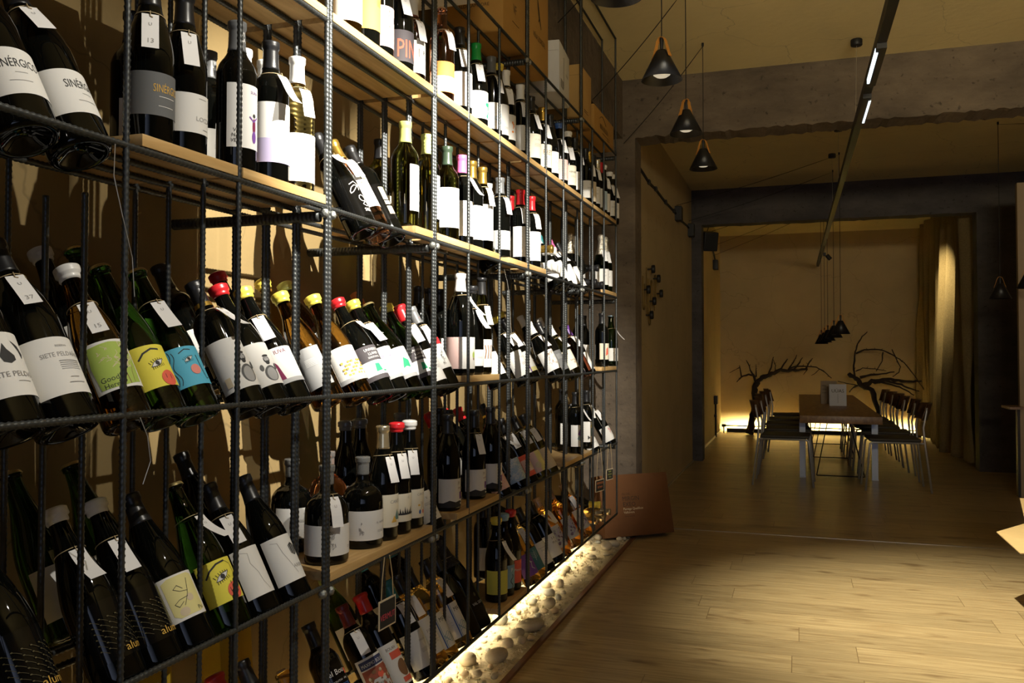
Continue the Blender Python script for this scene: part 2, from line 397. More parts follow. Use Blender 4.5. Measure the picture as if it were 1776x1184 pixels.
# long rails at each level; the second rail only runs under boards
BOARDS = {
 'A': [(0.50, 0.78), (0.80, 1.086), (1.102, 1.375), (1.391, 1.694), (1.722, 2.292), (2.322, 2.575), (2.591, 2.879), (2.895, 3.209), (3.240, 3.477), (3.493, 3.764), (3.780, 4.102), (4.133, 4.347), (4.363, 4.627), (4.643, 4.955)],
 'B': [(1.125, 1.375), (1.391, 1.694), (2.172, 2.292), (2.322, 2.592), (2.606, 2.879), (2.99, 3.209), (3.240, 3.475), (4.643, 4.955)],
 'C': [(2.600, 2.878), (4.55, 4.625), (4.645, 4.95)],
 'D': [(1.722, 2.292), (2.48, 2.875), (3.79, 4.32)],
 'E': [(2.895, 3.205)],
}
for lv, z in LEV.items():
    for xi, x in enumerate(XR):
        if lv == 'E' and xi == 1: continue
        if xi == 1 and lv in ('B', 'C', 'D'):
            continue
        bar('rail', (x, Y0, z - 0.0), Y1 - Y0, 0.0056, 'y')
# short second rails under the boards of the mixed levels
for lv in ('B', 'C', 'D', 'E'):
    for (a, b) in BOARDS[lv]:
        bar('short_rail', (XR[1], round(a, 3), LEV[lv]), round(b - a, 2), 0.0056, 'y')
# back-rest rails the leaning bottles lie on
for lv, spans in {'B': [(0.30, 1.10), (1.72, 2.16), (2.89, 2.98), (3.79, 4.34)], 'C': [(0.30, 2.59), (2.87, 4.54)], 'D': [(0.30, 1.71), (2.31, 2.47), (2.88, 3.78), (4.33, 4.96)], 'E': [(0.30, 2.88), (3.23, 4.44)]}.items():
    for a, b in spans: bar('rest_rail', (-1.141, a, LEV[lv] + 0.034), round(b - a, 2), 0.0050, 'y')
# top frame
for x in XR[:2]: bar('rail', (x, 3.224, ZC - 0.006), Y1 - 3.224, 0.0056, 'y')
# thick brackets out of the wall, and their welds
for lv in ('A2', 'B', 'D'):
    for y in (1.708, 2.306, 3.224, 4.117, 4.96):
        if lv == 'D' and y == 1.708: continue
        b = bar('wall_bracket', (-1.40, y + (0 if y > 4.9 else 0.02 if lv != 'B' and y < 3 else -0.02), LEV[lv] - 0.022), 0.392, 0.0125, 'x')
wb = MB()
for y in (1.708, 2.306, 3.224, 4.117):
    for lv in ('A2', 'B', 'D'):
        for dy in (-0.016, 0.016):
            wb.lathe([(0, -0.011), (0.009, -0.008), (0.012, 0), (0.009, 0.008), (0, 0.011)], 10, 0, Matrix.Translation(Vector((-0.998, y + dy, LEV[lv] - 0.014)) - RK) @ Matrix.Diagonal((0.9, 0.8, 1, 1)))
wo = wb.build('weld_bead', M_WELD, rack, True)
wo['kind'] = 'stuff'
# oak boards
BT = 0.020; BZ = 0.0064
_BM = {}
ROWNAME = {'A2': 'top of the rack', 'A': 'first row', 'B': 'second row', 'C': 'third row', 'D': 'fourth row', 'E': 'bottom row'}
ORD = ['first', 'second', 'third', 'fourth', 'fifth', 'sixth', 'seventh', 'eighth', 'ninth', 'tenth', 'eleventh', 'twelfth', 'thirteenth', 'fourteenth', 'fifteenth', 'sixteenth', 'seventeenth', 'eighteenth', 'nineteenth', 'twentieth', 'twenty-first', 'twenty-second', 'twenty-third', 'twenty-fourth', 'twenty-fifth', 'twenty-sixth', 'twenty-seventh', 'twenty-eighth']
for lv, L in BOARDS.items():
    for i, (a, b) in enumerate(L):
        w = b - a; d = 0.255
        o = auto_smooth(MB().box(-0.262, 0.002, -w / 2, w / 2, 0, BT, bev=0.0012).build('shelf_board', M_BOARD))
        o.location = (-0.998, (a + b) / 2, LEV[lv] + BZ)
        hw = 'wide' if w > 0.4 else 'short'
        txt = f'{hw} oak board, {ORD[i]} from left in the {ROWNAME[lv]} of the rack' if len(L) > 1 else f'oak board under the upright bottles in the {ROWNAME[lv]}'
        tag(o, txt, 'shelf board', 'oak shelf boards')
# ------------------------------------------------------------------ bottles
def smooth_prof(pts, n=5):
    out = []
    for i in range(len(pts) - 1):
        p0 = pts[max(i - 1, 0)]; p1 = pts[i]; p2 = pts[i + 1]; p3 = pts[min(i + 2, len(pts) - 1)]
        for k in range(n):
            t = k / n
            out.append(tuple(max(0, 0.5 * ((2 * p1[j]) + (-p0[j] + p2[j]) * t + (2 * p0[j] - 5 * p1[j] + 4 * p2[j] - p3[j]) * t * t + (-p0[j] + 3 * p1[j] - 3 * p2[j] + p3[j]) * t ** 3)) for j in (0, 1)))
    out.append(pts[-1]); return out
def foot(Rb): return [(0, .018), (Rb * .35, .014), (Rb * .68, .003), (Rb * .78, 0), (Rb * .90, .0006), (Rb * .975, .004), (Rb, .010)]
def lip(H, rn): return [(rn, H - .013), (rn + .0022, H - .0125), (rn + .0024, H - .005), (rn + .001, H - .0012), (rn - .002, H), (0, H)]
SHAPES = {
 'bo': (.0388, .300, smooth_prof([(.0388, .10), (.0388, .186), (.0377, .201), (.0328, .215), (.0250, .226), (.0190, .237), (.0162, .252), (.0155, .27), (.0152, .286)])),
 'bu': (.0410, .298, smooth_prof([(.0410, .09), (.0410, .140), (.0398, .160), (.0360, .181), (.0302, .203), (.0236, .222), (.0184, .239), (.0164, .256), (.0156, .272), (.0151, .284)])),
 'mg': (.0480, .335, smooth_prof([(.0480, .10), (.0480, .165), (.0468, .186), (.0425, .212), (.0350, .236), (.0265, .256), (.0205, .274), (.0178, .292), (.0165, .308), (.0158, .321)])),
 'ch': (.0430, .312, smooth_prof([(.0430, .09), (.0430, .135), (.0418, .156), (.0378, .181), (.0316, .207), (.0248, .232), (.0196, .254), (.0168, .272), (.0154, .287), (.0148, .298)])),
 'sq': (.0520, .226, smooth_prof([(.0520, .07), (.0520, .108), (.0508, .122), (.0462, .137), (.0380, .149), (.0275, .157), (.0195, .163), (.0162, .172), (.0156, .19), (.0156, .211)])),
 'fl': (.0360, .335, smooth_prof([(.0360, .08), (.0360, .130), (.0350, .158), (.0318, .190), (.0268, .222), (.0212, .252), (.0166, .282), (.0146, .305), (.0140, .322)])),
 'sh': (.0370, .245, smooth_prof([(.0370, .08), (.0370, .135), (.0362, .150), (.0325, .164), (.0250, .177), (.0185, .188), (.0158, .200), (.0150, .215), (.0146, .231)])),
}
def rad_at(sh, z):
    Rb, H, pr = SHAPES[sh]
    if z <= pr[0][1]: return Rb
    for a, b in zip(pr, pr[1:]):
        if a[1] <= z <= b[1]: return a[0] + (b[0] - a[0]) * (z - a[1]) / max(1e-9, b[1] - a[1])
    return pr[-1][0] + .0024
GLASS = {
 'black': ('dark', mat('black_bottle_glass', (.0020, .0022, .0018), 0.03, spec=0.36)),
 'green': ('green', mat('green_bottle_glass', (.022, .075, .007), 0.02, trans=1.0, ior=1.38)),
 'olive': ('olive green', mat('olive_bottle_glass', (.12, .115, .018), 0.02, trans=1.0, ior=1.38)),
 'amber': ('amber', mat('amber_bottle_glass', (.12, .052, .006), 0.02, trans=1.0, ior=1.38)),
 'rose': ('rosé', mat('rose_wine_glass', (.92, .46, .32), 0.02, trans=1.0, ior=1.36)),
 'gold': ('golden clear', mat('white_wine_glass', (.80, .56, .17), 0.02, trans=1.0, ior=1.36)),
 'orange': ('orange clear', mat('orange_wine_glass', (.90, .46, .09), 0.02, trans=1.0, ior=1.36)),
}
COL = dict(white=(.72, .71, .68), cream=(.74, .69, .55), black=(.012, .012, .013), grey=(.115, .118, .12), darkgrey=(.06, .052, .058), midgrey=(.35, .35, .35), red=(.50, .015, .02), darkred=(.13, .010, .014),
 yellow=(.72, .58, .08), paleyellow=(.70, .64, .28), lime=(.52, .56, .16), green=(.01, .33, .06), green2=(.03, .05, .03), gold=(.62, .40, .08), silver=(.72, .68, .58), champagne=(.56, .47, .30), blue=(.05, .12, .36), blue2=(.22, .36, .44),
 teal=(.03, .20, .22), pink=(.62, .13, .32), orange=(.72, .24, .06), purple=(.16, .06, .30), plum=(.17, .012, .055), cork=(.50, .34, .17), ink=(.03, .03, .03), brown=(.22, .11, .05), sky=(.09, .43, .62), coral=(.72, .12, .07), jade=(.02, .32, .15), ochre=(.66, .40, .08), palepink=(.72, .50, .46), paleblue=(.40, .52, .62), leaf=(.36, .48, .09), lav=(.45, .40, .60), fine=(.30, .29, .28), gilt=(.60, .36, .06), lightgrey=(.52, .53, .52), sand=(.62, .52, .36))
def pap(c): return mat('paper_' + c, COL[c], 0.75 if c != 'glasstone' else 0.08)
def foilm(c, kind):
    if kind == 'wax': return mat('wax_' + c, COL[c], 0.32, coat=0.2)
    metal = 0.85 if c in ('gold', 'silver', 'champagne') else 0.0
    return mat('foil_' + c, COL[c], 0.34 if not metal else 0.25, metal, bump=0.0)
M_CORK = mat('cork', (.50, .33, .16), 0.85, noise=0.3, nscale=400)
M_CLEAR = mat('clear_wax', (.75, .75, .72), 0.05, trans=0.85)
M_TAG = mat('paper_tag', (.76, .75, .74), 0.8)
M_TWINE = mat('jute_twine', (.46, .35, .19), 0.9)
_BODY = {}
def body_mesh(sh, gl):
    k = (sh, gl)
    if k not in _BODY:
        Rb, H, pr = SHAPES[sh]
        prof = foot(Rb) + pr + lip(H, pr[-1][0])
        _BODY[k] = MB().lathe(prof, 32).mesh('glass_body', GLASS[gl][1], True)
    return _BODY[k]
CAPS = {  # key: (kind, colour, words)
 'none': ('cork', 'cork', ''), 'corkwhite': ('corkwhite', 'white', 'white sleeve and cork'), 'foil_cork': ('cork', 'cork', 'bare cork'),
 'clear_cap': ('clear', 'white', 'clear sealed neck'), 'crown': ('crown', 'gold', 'gold crown cap'), 'crownblue': ('crown', 'paleblue', 'pale blue crown cap'),
 'champ': ('champ', 'silver', 'silver foil neck'), 'champblue': ('champ', 'silver', 'silver foil neck with blue band'), 'champblack': ('champ', 'black', 'long black foil neck'),
 'foil_vi': ('foil', 'grey', 'dark grey capsule with white letters'), 'foil_goldband': ('foil', 'black', 'black capsule with gold band'), 'foil_redot': ('foil', 'grey', 'grey capsule with red dot'),
 'wax_redlong': ('waxlong', 'red', 'long red wax cap'), 'wax_blue2': ('wax', 'blue2', 'grey blue wax cap')}
def cap_info(key):
    if key in CAPS: return CAPS[key]
    k, c = key.split('_', 1)
    nm = {'green2': 'dark green', 'darkred': 'dark red', 'cream': 'cream', 'lime': 'pale green'}.get(c, c)
    return (k, c, f'{nm} wax cap' if k == 'wax' else f'{nm} capsule')
_CAP = {}
def cap_mesh(sh, key):
    kk = (sh, key)
    if kk in _CAP: return _CAP[kk]
    kind, c, _ = cap_info(key); Rb, H, pr = SHAPES[sh]; rn = pr[-1][0]
    mb = MB(); mats = []
    def sleeve(z0, off, rnd=0.0006, n=14):
        p = [(rad_at(sh, z0) + .0001, z0)]
        for i in range(n + 1):
            z = z0 + .0004 + (H - .001 - z0) * i / n
            p.append((rad_at(sh, z) + off, z))
        p += [(rn + off, H + off * .6), (0, H + off * .8)]
        return p
    if kind == 'foil':
        z0 = H - .060; mats = [foilm(c, 'foil')]; mb.lathe(sleeve(z0, .0007), 24)
        if key == 'foil_goldband':
            mats.append(foilm('gold', 'foil')); mb.lathe([(rad_at(sh, z0) + .0012, z0), (rad_at(sh, z0 + .01) + .0012, z0 + .010)], 24, 1)
        if key in ('foil_vi', 'foil_redot'):
            mats.append(pap('white') if key == 'foil_vi' else pap('red'))
            rr = rad_at(sh, H - .03) + .0010
            if key == 'foil_vi':
                for li, w_ in enumerate(('VI', 'NA', 'VE')):
                    tv, tf = text_tris(w_, .0125); a0 = R(12)
                    mb.add([(rr * math.cos(a0 + u / rr), rr * math.sin(a0 + u / rr), H - .030 - .0115 * li + q) for u, q in tv], tf, 1)
            else:
                mb.add([(rr * math.cos(u * 2.5), rr * math.sin(u * 2.5), H - .045 + .006 * q) for u, q in ((0, 0), (.1, -.8), (.2, -.6), (.25, 0), (.2, .6), (.1, .8))], [(0, 1, 2, 3, 4, 5)], 1)
    elif kind in ('wax', 'waxlong'):
        z0 = H - (.024 if kind == 'wax' else .052); mats = [foilm(c, 'wax')]
        p = [(rad_at(sh, z0) + .0002, z0), (rad_at(sh, z0) + .0022, z0 + .0015)]
        for i in range(8):
            z = z0 + .003 + (H - z0 - .003) * i / 7; p.append((rad_at(sh, min(z, H - .013)) + .0032 + (.0012 if z > H - .014 else 0), z))
        p += [(rn + .002, H + .003), (rn - .006, H + .0042), (0, H + .0044)]; mb.lathe(p, 24)
    elif kind == 'crown':
        mats = [mat('crown_' + c, COL[c] if c != 'gold' else (.62, .50, .22), 0.3, 0.8)]; seg = 42
        v = []; f = []
        for i, (r, z, w) in enumerate([(rn + .0046, H - .0052, .0009), (rn + .0034, H - .001, .0005), (rn + .0022, H + .0012, 0), (rn - .002, H + .0020, 0)]):
            for k in range(seg):
                t = 2 * math.pi * k / seg; rr = r + (w if k % 2 else -w); v.append((rr * math.cos(t), rr * math.sin(t), z))
        for i in range(3):
            for k in range(seg): k2 = (k + 1) % seg; f.append((i * seg + k, i * seg + k2, (i + 1) * seg + k2, (i + 1) * seg + k))
        f.append(tuple(range(3 * seg, 4 * seg))); mb.add(v, f)
    elif kind == 'champ':
        z0 = H - .105; mats = [mat('champ_foil_' + c, COL[c], 0.28, 0.85 if c != 'black' else 0.0, bump=0.6, bscale=140)]
        p = [(rad_at(sh, z0) + .0001, z0)]
        for i in range(16):
            z = z0 + .0004 + (H - z0) * i / 15; b = .0032 * math.exp(-((z - (H - .012)) / .010) ** 2) - 0.0008 * math.exp(-((z - (H - .030)) / .006) ** 2)
            p.append((rad_at(sh, min(z, H - .013)) + .0016 + b, z))
        p += [(rn + .001, H + .008), (rn - .006, H + .012), (0, H + .0125)]; mb.lathe(p, 24)
        if key == 'champblue':
            mats.append(pap('blue2')); mb.lathe([(rad_at(sh, z0 + .002) + .0024, z0 + .002), (rad_at(sh, z0 + .028) + .0024, z0 + .028)], 24, 1)
    elif kind == 'corkwhite':
        mats = [pap('white'), M_CORK]; mb.lathe(sleeve(H - .05, .0012), 24); mb.lathe([(rn + .001, H + .001), (rn + .002, H + .002), (rn + .002, H + .014), (rn, H + .016), (0, H + .016)], 20, 1)
    elif kind == 'clear':
        mats = [M_CLEAR]; mb.lathe(sleeve(H - .045, .0011), 24)
    else:
        mats = [M_CORK]; mb.lathe([(rn - .004, H - .001), (rn - .0042, H + .004), (rn - .005, H + .005), (0, H + .005)], 16)
    me = mb.mesh('capsule', mats, True); _CAP[kk] = me
    return me

# ---- labels: (words, paper, z0, z1, span deg, prints)
def T(s, u, v, size, c='ink', sx=1.0): return ('t', s, u, v, size, c, sx)
def Q(u0, v0, u1, v1, c): return ('r', u0, v0, u1, v1, c)
def D_(u, v, r, c, r2=None): return ('e', u, v, r, r2 or r, c)
def LN(pts, w, c='ink'): return ('l', pts, w, c)
def fine(u, v, w, n, c='fine', dv=.0032, h=.0009):
    rnd = random.Random(int((u + v + w) * 1e5)); return [Q(u - w / 2, v - k * dv, u + w / 2 * rnd.uniform(.4, 1), v - k * dv + h, c) for k in range(n)]
def scrib(u, v, w, h, n, c, lw=.0008, seed=1):
    rnd = random.Random(seed); out = []
    for k in range(n):
        p = (u + rnd.uniform(-w, w) / 2, v + rnd.uniform(-h, h) / 2); pts = [p]
        for _ in range(4): p = (p[0] + rnd.uniform(-w, w) * .18, p[1] + rnd.uniform(-h, h) * .18); pts.append(p)
        out.append(LN(pts, lw, c))
    return out
def blobs(u, v, w, h, n, cs, r0, r1, seed=1):
    rnd = random.Random(seed); return [D_(u + rnd.uniform(-w, w) / 2, v + rnd.uniform(-h, h) / 2, rnd.uniform(r0, r1), rnd.choice(cs), rnd.uniform(r0, r1)) for _ in range(n)]
def eye(u, v, s, white='white'):
    o = [('p', [(u - s, v - s * .45), (u - s * .5, v + s * .15), (u, v + s * .42), (u + s * .55, v + s * .5), (u + s, v + s * .55), (u + s * .6, v - s * .05), (u + s * .1, v - s * .4), (u - s * .45, v - s * .5)], 'ink'),
         ('p', [(u - s * .86, v - s * .38), (u - s * .45, v + s * .1), (u, v + s * .33), (u + s * .5, v + s * .4), (u + s * .84, v + s * .46), (u + s * .5, v - s * .05), (u + s * .05, v - s * .31), (u - s * .42, v - s * .41)], white),
         D_(u, v, s * .3, 'ink')]
    for k in range(7):
        a = -1 + k * .33; o.append(LN([(u + a * s * .9, v + s * (.1 + .4 * (1 - a * a) * .6 + .2 * a)), (u + a * s * 1.0 - s * .12, v + s * (.42 + .4 * (1 - a * a) * .6 + .2 * a))], s * .055))
        o.append(LN([(u + a * s * .8, v - s * (.28 - .2 * a)), (u + a * s * .85 + s * .06, v - s * (.62 - .2 * a))], s * .055))
    return o
def wavy(u, v0, v1, a, n=14, ph=0): return [(u + a * math.sin(ph + 9 * k / n), v0 + (v1 - v0) * k / n) for k in range(n + 1)]
def grid_alu():
    o = []
    for i in range(7):
        for j in range(6):
            u, v = -.04 + i * .013, .024 + j * .011; o.append(D_(u, v, .0016, 'gilt2', .0012)); o.append(LN([(u, v), (u + .005, v - .003), (u + .011, v - .008)], .0007, 'gilt2'))
    return o
COL['fine2'] = (.10, .10, .10); COL['gilt2'] = (.09, .075, .03); COL['glasstone'] = (.004, .004, .004)
LABELS = {
 'w': ('plain white label', 'white', .035, .125, 165, fine(.0, .055, .03, 3) + [T('V', .0, .066, .012, 'fine')]),
 'w_big': ('tall plain white label', 'white', .030, .145, 185, fine(.01, .03, .03, 3)),
 'w_tall': ('tall narrow white label', 'white', .030, .150, 170, fine(.02, .04, .02, 3) + [T('R', .02, .05, .014, 'fine')]),
 'w_half': ('white label on one side', 'white', .040, .165, 115, fine(.0, .05, .03, 2)),
 'w_low': ('low white label', 'white', .030, .085, 165, fine(.01, .03, .03, 2)),
 'w_side': ('white label seen edge on', 'white', .030, .13, 100, []),
 'w_text': ('white label with small text', 'white', .030, .135, 160, [T('FINCA', .01, .072, .008, 'fine')] + fine(.01, .05, .03, 4)),
 'cream': ('cream label with grey text', 'cream', .035, .135, 165, [T('LA VIÑA', .005, .074, .008, 'fine')] + fine(.005, .06, .035, 5)),
 'creamtext': ('cream label with dark title', 'cream', .035, .13, 165, [T('ABRAJES', .0, .06, .012, 'ink')] + fine(0, .045, .03, 3)),
 'ochre': ('yellow ochre label', 'ochre', .045, .165, 200, [Q(-.055, .005, -.046, .10, 'brown')] + fine(.02, .08, .03, 6, 'brown')),
 'pinkv': ('pale pink label with vertical letters', 'palepink', .028, .135, 180, [T(c, -.012, .09 - .013 * i, .012) for i, c in enumerate('ROSAD0')] + [T('8', .012, .07, .022)]),
 'pin': ('grey label with big red letters', 'darkgrey', .028, .115, 200, [T('PIN', .006, .012, .072, 'coral', .62), T('P', -.062, .012, .072, 'coral', .62)]),
 'w18': ('white label, crenellated top edge', 'white', .022, .115, 190, [Q(-.010, .093, -.004, .099, 'white'), Q(.002, .093, .008, .099, 'white'), Q(-.004, .045, -.002, .07, 'ink'), T('8', .016, .055, .018)]),
 'orangepink': ('orange pink label', 'orange', .03, .125, 170, [Q(-.05, .002, .05, .05, 'palepink')] + fine(.02, .05, .02, 4, 'coral')),
 'greenswirl': ('white label with green swirl', 'white', .03, .125, 170, blobs(.025, .035, .02, .05, 7, ['jade'], .004, .010, 2) + [Q(-.06, .05, -.045, .094, 'jade'), T('B', .02, .078, .012, 'fine')]),
 'bluewave': ('white label with blue wave', 'white', .03, .125, 170, [LN(wavy(.0, .02, .06, .02, 14, k * .2), .0012, 'paleblue') for k in range(6)]),
 'orangemotif': ('white label with orange motif', 'white', .03, .125, 170, blobs(.015, .05, .03, .04, 9, ['sand', 'orange'], .002, .006, 3)),
 'ri': ('white label with dark initials', 'white', .03, .130, 170, [T('RI', .018, .06, .026, 'fine')] + fine(.018, .045, .02, 3)),
 'pret': ('cream label with red title', 'cream', .03, .13, 170, [T('PRET', .0, .055, .030, 'brown', .75)] + fine(0, .04, .03, 3)),
 'specks': ('white label with dark specks', 'white', .03, .125, 165, blobs(.01, .04, .04, .04, 9, ['ink'], .0008, .003, 4)),
 'pink': ('pink label', 'palepink', .03, .125, 170, blobs(.01, .04, .04, .06, 12, ['coral'], .0008, .0018, 5)),
 'creamorange': ('cream orange label', 'sand', .03, .135, 165, fine(0, .06, .03, 5)),
 'palestripe': ('pale striped label', 'lightgrey', .03, .135, 150, [Q(-.004, 0, .004, .105, 'white')]),
 'blue': ('pale blue label', 'paleblue', .03, .135, 165, []),
 'pinkwhite': ('white label with pink edge', 'white', .03, .135, 165, [Q(.03, 0, .05, .105, 'palepink')]),
 'sin_w': ('white label with tall black lettering', 'white', .048, .128, 165, [T('SINÉRGICO', .018, .046, .021, 'ink', .62)] + fine(.018, .036, .02, 1) + fine(.018, .022, .042, 1)),
 'sin_g': ('grey label with gold lettering', 'grey', .045, .118, 165, [T('SINÉRGICO', .018, .040, .019, 'gilt', .62)] + fine(.018, .032, .04, 1, 'white') + fine(.018, .016, .042, 1, 'white')),
 'loi': ('white label with thin capitals', 'white', .038, .108, 170, [T('LOIZATE', .030, .022, .0115, 'fine', 1.15)] + fine(.02, .062, .02, 1) + fine(.03, .008, .02, 1)),
 'purple': ('white label with purple dancing figure', 'white', .045, .170, 115, [D_(.018, .045, .005, 'plum', .016), D_(.018, .066, .004, 'ink'), LN([(.006, .062), (.016, .054), (.028, .064)], .003, 'purple'), D_(.018, .024, .006, 'purple', .012), D_(-.014, .08, .005, 'lav', .004), T('VI', -.022, .030, .010, 'ink'), T('NA', -.022, .020, .010, 'ink'), T('VER', -.022, .010, .010, 'ink'), T('SUMA', .018, .108, .008, 'purple')]),
 'duskpurple': ('white label with dusky purple base', 'white', .04, .165, 150, [Q(-.05, 0, .05, .05, 'lav')]),
 'vina': ('white label with small initials', 'white', .020, .125, 165, [T('VI', .005, .075, .013, 'fine'), T('NA', .005, .061, .013, 'fine')]),
 'doodle': ('black label with white line doodle', 'glasstone', .03, .15, 150, [LN([(.0 + .016 * math.cos(t * .7), .085 + .012 * math.sin(t * .9)) for t in range(10)], .0022, 'white'), LN([(.01 + .010 * math.cos(t * .8), .055 + .010 * math.sin(t * .8)) for t in range(9)], .0022, 'white'), LN([(-.01, .1), (.006, .108), (.018, .098), (.012, .08)], .0022, 'white'), LN([(.004, .036), (.016, .045), (.024, .036), (.014, .03), (.004, .036)], .002, 'white'), T('SIES', .012, .014, .014, 'white')]),
 'floral': ('white label with olive flowers', 'white', .075, .175, 170, blobs(.005, .075, .03, .03, 14, ['ochre', 'leaf', 'sand'], .0012, .0035, 6)),
 'beigeblocks': ('beige block label pieces', 'glasstone', .05, .16, 120, [Q(.0, .06, .02, .1, 'sand'), Q(.0, .045, .02, .057, 'sand'), Q(.0, .015, .02, .040, 'sand'), T('D', .01, .08, .012), T('V', .01, .03, .012)]),
 'backlabel': ('pale back label of fine print', 'lightgrey', .045, .175, 150, fine(.0, .12, .035, 4, 'fine', .004) + [D_(.0, .085, .006, 'fine'), D_(0, .085, .0045, 'lightgrey'), Q(-.012, .03, .004, .05, 'midgrey'), Q(-.012, .058, .008, .063, 'midgrey')] + fine(.0, .02, .03, 2)),
 'greyzero': ('grey label with white numeral', 'midgrey', .03, .10, 160, [T('0', .020, .034, .026, 'white')] + fine(.02, .02, .02, 2, 'white')),
 'yellowstripe': ('narrow yellow stripe label', 'paleyellow', .03, .16, 30, []),
 'siete70': ('white label with bold black droplet shapes', 'white', .045, .145, 185, [('p', [(-.045, .082), (-.028, .086), (-.033, .068)], 'ink'), ('p', [(-.010, .082), (-.019, .062), (-.016, .053), (-.006, .050), (.003, .055), (.003, .062), (-.006, .072)], 'ink'), ('p', [(.004, .086), (.016, .078), (.022, .066), (.018, .058), (.015, .070)], 'ink'), T('SIETE PELDAÑOS', .004, .030, .0115, 'fine', 1.05)] + fine(.01, .022, .03, 1)),
 'siete': ('white label with grey striped block', 'white', .045, .140, 175, [T('SIETE PELDAÑOS', .012, .062, .0105, 'fine', .9), T('RESERVA', .012, .078, .005, 'fine')] + [Q(.000, .040 + .0034 * k, .036, .0412 + .0034 * k, 'midgrey') for k in range(5)] + fine(.018, .026, .02, 1) + fine(.018, .017, .03, 1)),
 'goo': ('white and lime tree label', 'white', .055, .150, 128, [('p', [(-.036, .006), (-.040, .05), (-.036, .088), (0, .091), (.030, .088), (.037, .05), (.034, .008), (0, .004)], 'leaf')] + scrib(.006, .062, .05, .04, 26, 'sand', .0008, 3) + [LN([(.012, .006), (.010, .03), (.006, .05)], .0014, 'brown'), LN([(.02, .008), (.022, .028), (.026, .04)], .0008, 'brown'), T('Good', -.018, .018, .014, 'ink', .9), T('Here', -.018, .006, .013, 'ink', .9)]),
 'eyeyellow': ('yellow label with drawn eye and red cheek', 'yellowlab', .052, .132, 128, [LN([(-.022, .056), (-.012, .066), (.004, .072), (.018, .070)], .0032), ('eye', .006, .044, .0135), D_(.018, .014, .015, 'coral'), LN([(.012, .014), (.012, .022)], .001), LN([(.022, .012), (.022, .020)], .001)]),
 'eyeyellow2': ('yellow label, large eye over red disc', 'yellowlab', .055, .140, 122, [LN([(-.030, .056), (-.020, .068), (-.004, .077), (.014, .079)], .0036), LN([(.014, .079), (.028, .070), (.034, .03)], .0010), ('eye', .000, .050, .016), D_(.016, .017, .017, 'coral'), LN([(.006, .016), (.006, .024)], .0014), LN([(.024, .014), (.023, .024)], .0014), LN([(.012, .030), (.012, .036)], .0012), LN([(.026, .034), (.024, .044)], .0012)]),
 'faceblue': ('sky blue label with drawn face', 'sky', .052, .130, 150, [LN(wavy(-.036, .006, .074, .0035, 14), .0011), LN(wavy(-.030, .006, .074, .0035, 14), .0011), LN(wavy(-.024, .006, .070, .0035, 14), .0011), LN([(-.010, .066), (.002, .072), (.014, .070)], .0018), ('eye', .004, .052, .010), D_(.010, .030, .010, 'palecoral'), LN([(.022, .058), (.024, .03), (.028, .010), (.034, .012)], .0012)]),
 'bearded': ('white label with bearded man drawing', 'white', .045, .155, 165, [D_(.012, .064, .008, 'ink', .010), D_(.012, .066, .0062, 'midgrey', .0075), D_(.012, .074, .0075, 'ink', .003), D_(.012, .056, .005, 'ink', .005), D_(.012, .028, .016, 'fine2', .020), D_(.012, .026, .012, 'midgrey', .017), D_(-.006, .045, .004, 'fine2', .008), D_(.030, .045, .004, 'fine2', .008), Q(-.040, .01, -.028, .03, 'sand'), LN([(.008, .068), (.010, .068)], .001), LN([(.014, .068), (.016, .068)], .001)]),
 'uva': ('white label with plum patch', 'white', .050, .135, 160, [('p', [(-.05, 0), (-.05, .075), (-.034, .070), (-.02, .045), (-.012, .0)], 'plum'), T('IUVA', -.004, .070, .013, 'plum'), Q(-.052, 0, .052, .010, 'midgrey')]),
 'greyback': ('grey green back label', 'midgrey', .04, .14, 90, fine(0, .07, .03, 6, 'white')),
 'mosaic': ('white label with orange mosaic', 'white', .045, .140, 165, [T('IUVA', .010, .075, .012, 'orange')] + [Q(-.03 + .0085 * (k % 8), .016 + .0085 * (k // 8), -.0235 + .0085 * (k % 8), .0215 + .0085 * (k // 8), 'ochre') for k in range(40) if (k * 7) % 3] + [Q(-.055, 0, .055, .011, 'midgrey')]),
 'universo': ('grey and white label with jade patch', 'white', .045, .145, 170, [Q(-.06, .055, .06, .100, 'darkgrey'), T('UNIVERSO', .005, .084, .011, 'white', .9), T('LLANO', .005, .072, .011, 'white', .9)] + fine(.005, .066, .04, 2, 'white') + [('p', [(-.008, .022), (-.004, .046), (.008, .044), (.012, .024)], 'jade'), Q(.016, .02, .03, .024, 'jade'), Q(-.06, 0, .06, .013, 'darkgrey')]),
 'pinkletters': ('white label with pink letters', 'white', .045, .140, 165, [T('IUVA', .0, .062, .016, 'pink'), ('p', [(-.03, .03), (-.02, .05), (.0, .035), (-.01, .018)], 'palepink'), Q(-.055, 0, .055, .011, 'midgrey')]),
 'greenpatch': ('white label with green brush mark', 'white', .045, .140, 165, [('p', [(-.012, .03), (.0, .062), (.016, .05), (.012, .028), (.0, .034)], 'jade'), Q(-.055, 0, .055, .011, 'midgrey')]),
 'figure': ('white label, red corner, thin figure drawing', 'white', .070, .175, 140, [Q(-.005, .082, .034, .105, 'red')] + scrib(.008, .05, .018, .045, 9, 'ink', .001, 11) + [T('Dr', .0, .012, .010, 'ink')]),
 'pinkpear': ('pinkish white label with pear', 'white', .022, .125, 200, [Q(-.085, 0, -.03, .103, 'palepink'), D_(.026, .045, .007, 'leaf', .011), D_(.026, .032, .004, 'brown', .004)]),
 'brownart': ('white label with brown strokes', 'white', .025, .120, 165, [LN([(-.02 + .011 * k, .03), (-.016 + .011 * k, .055), (-.02 + .011 * k, .075)], .004, 'brown') for k in range(5)]),
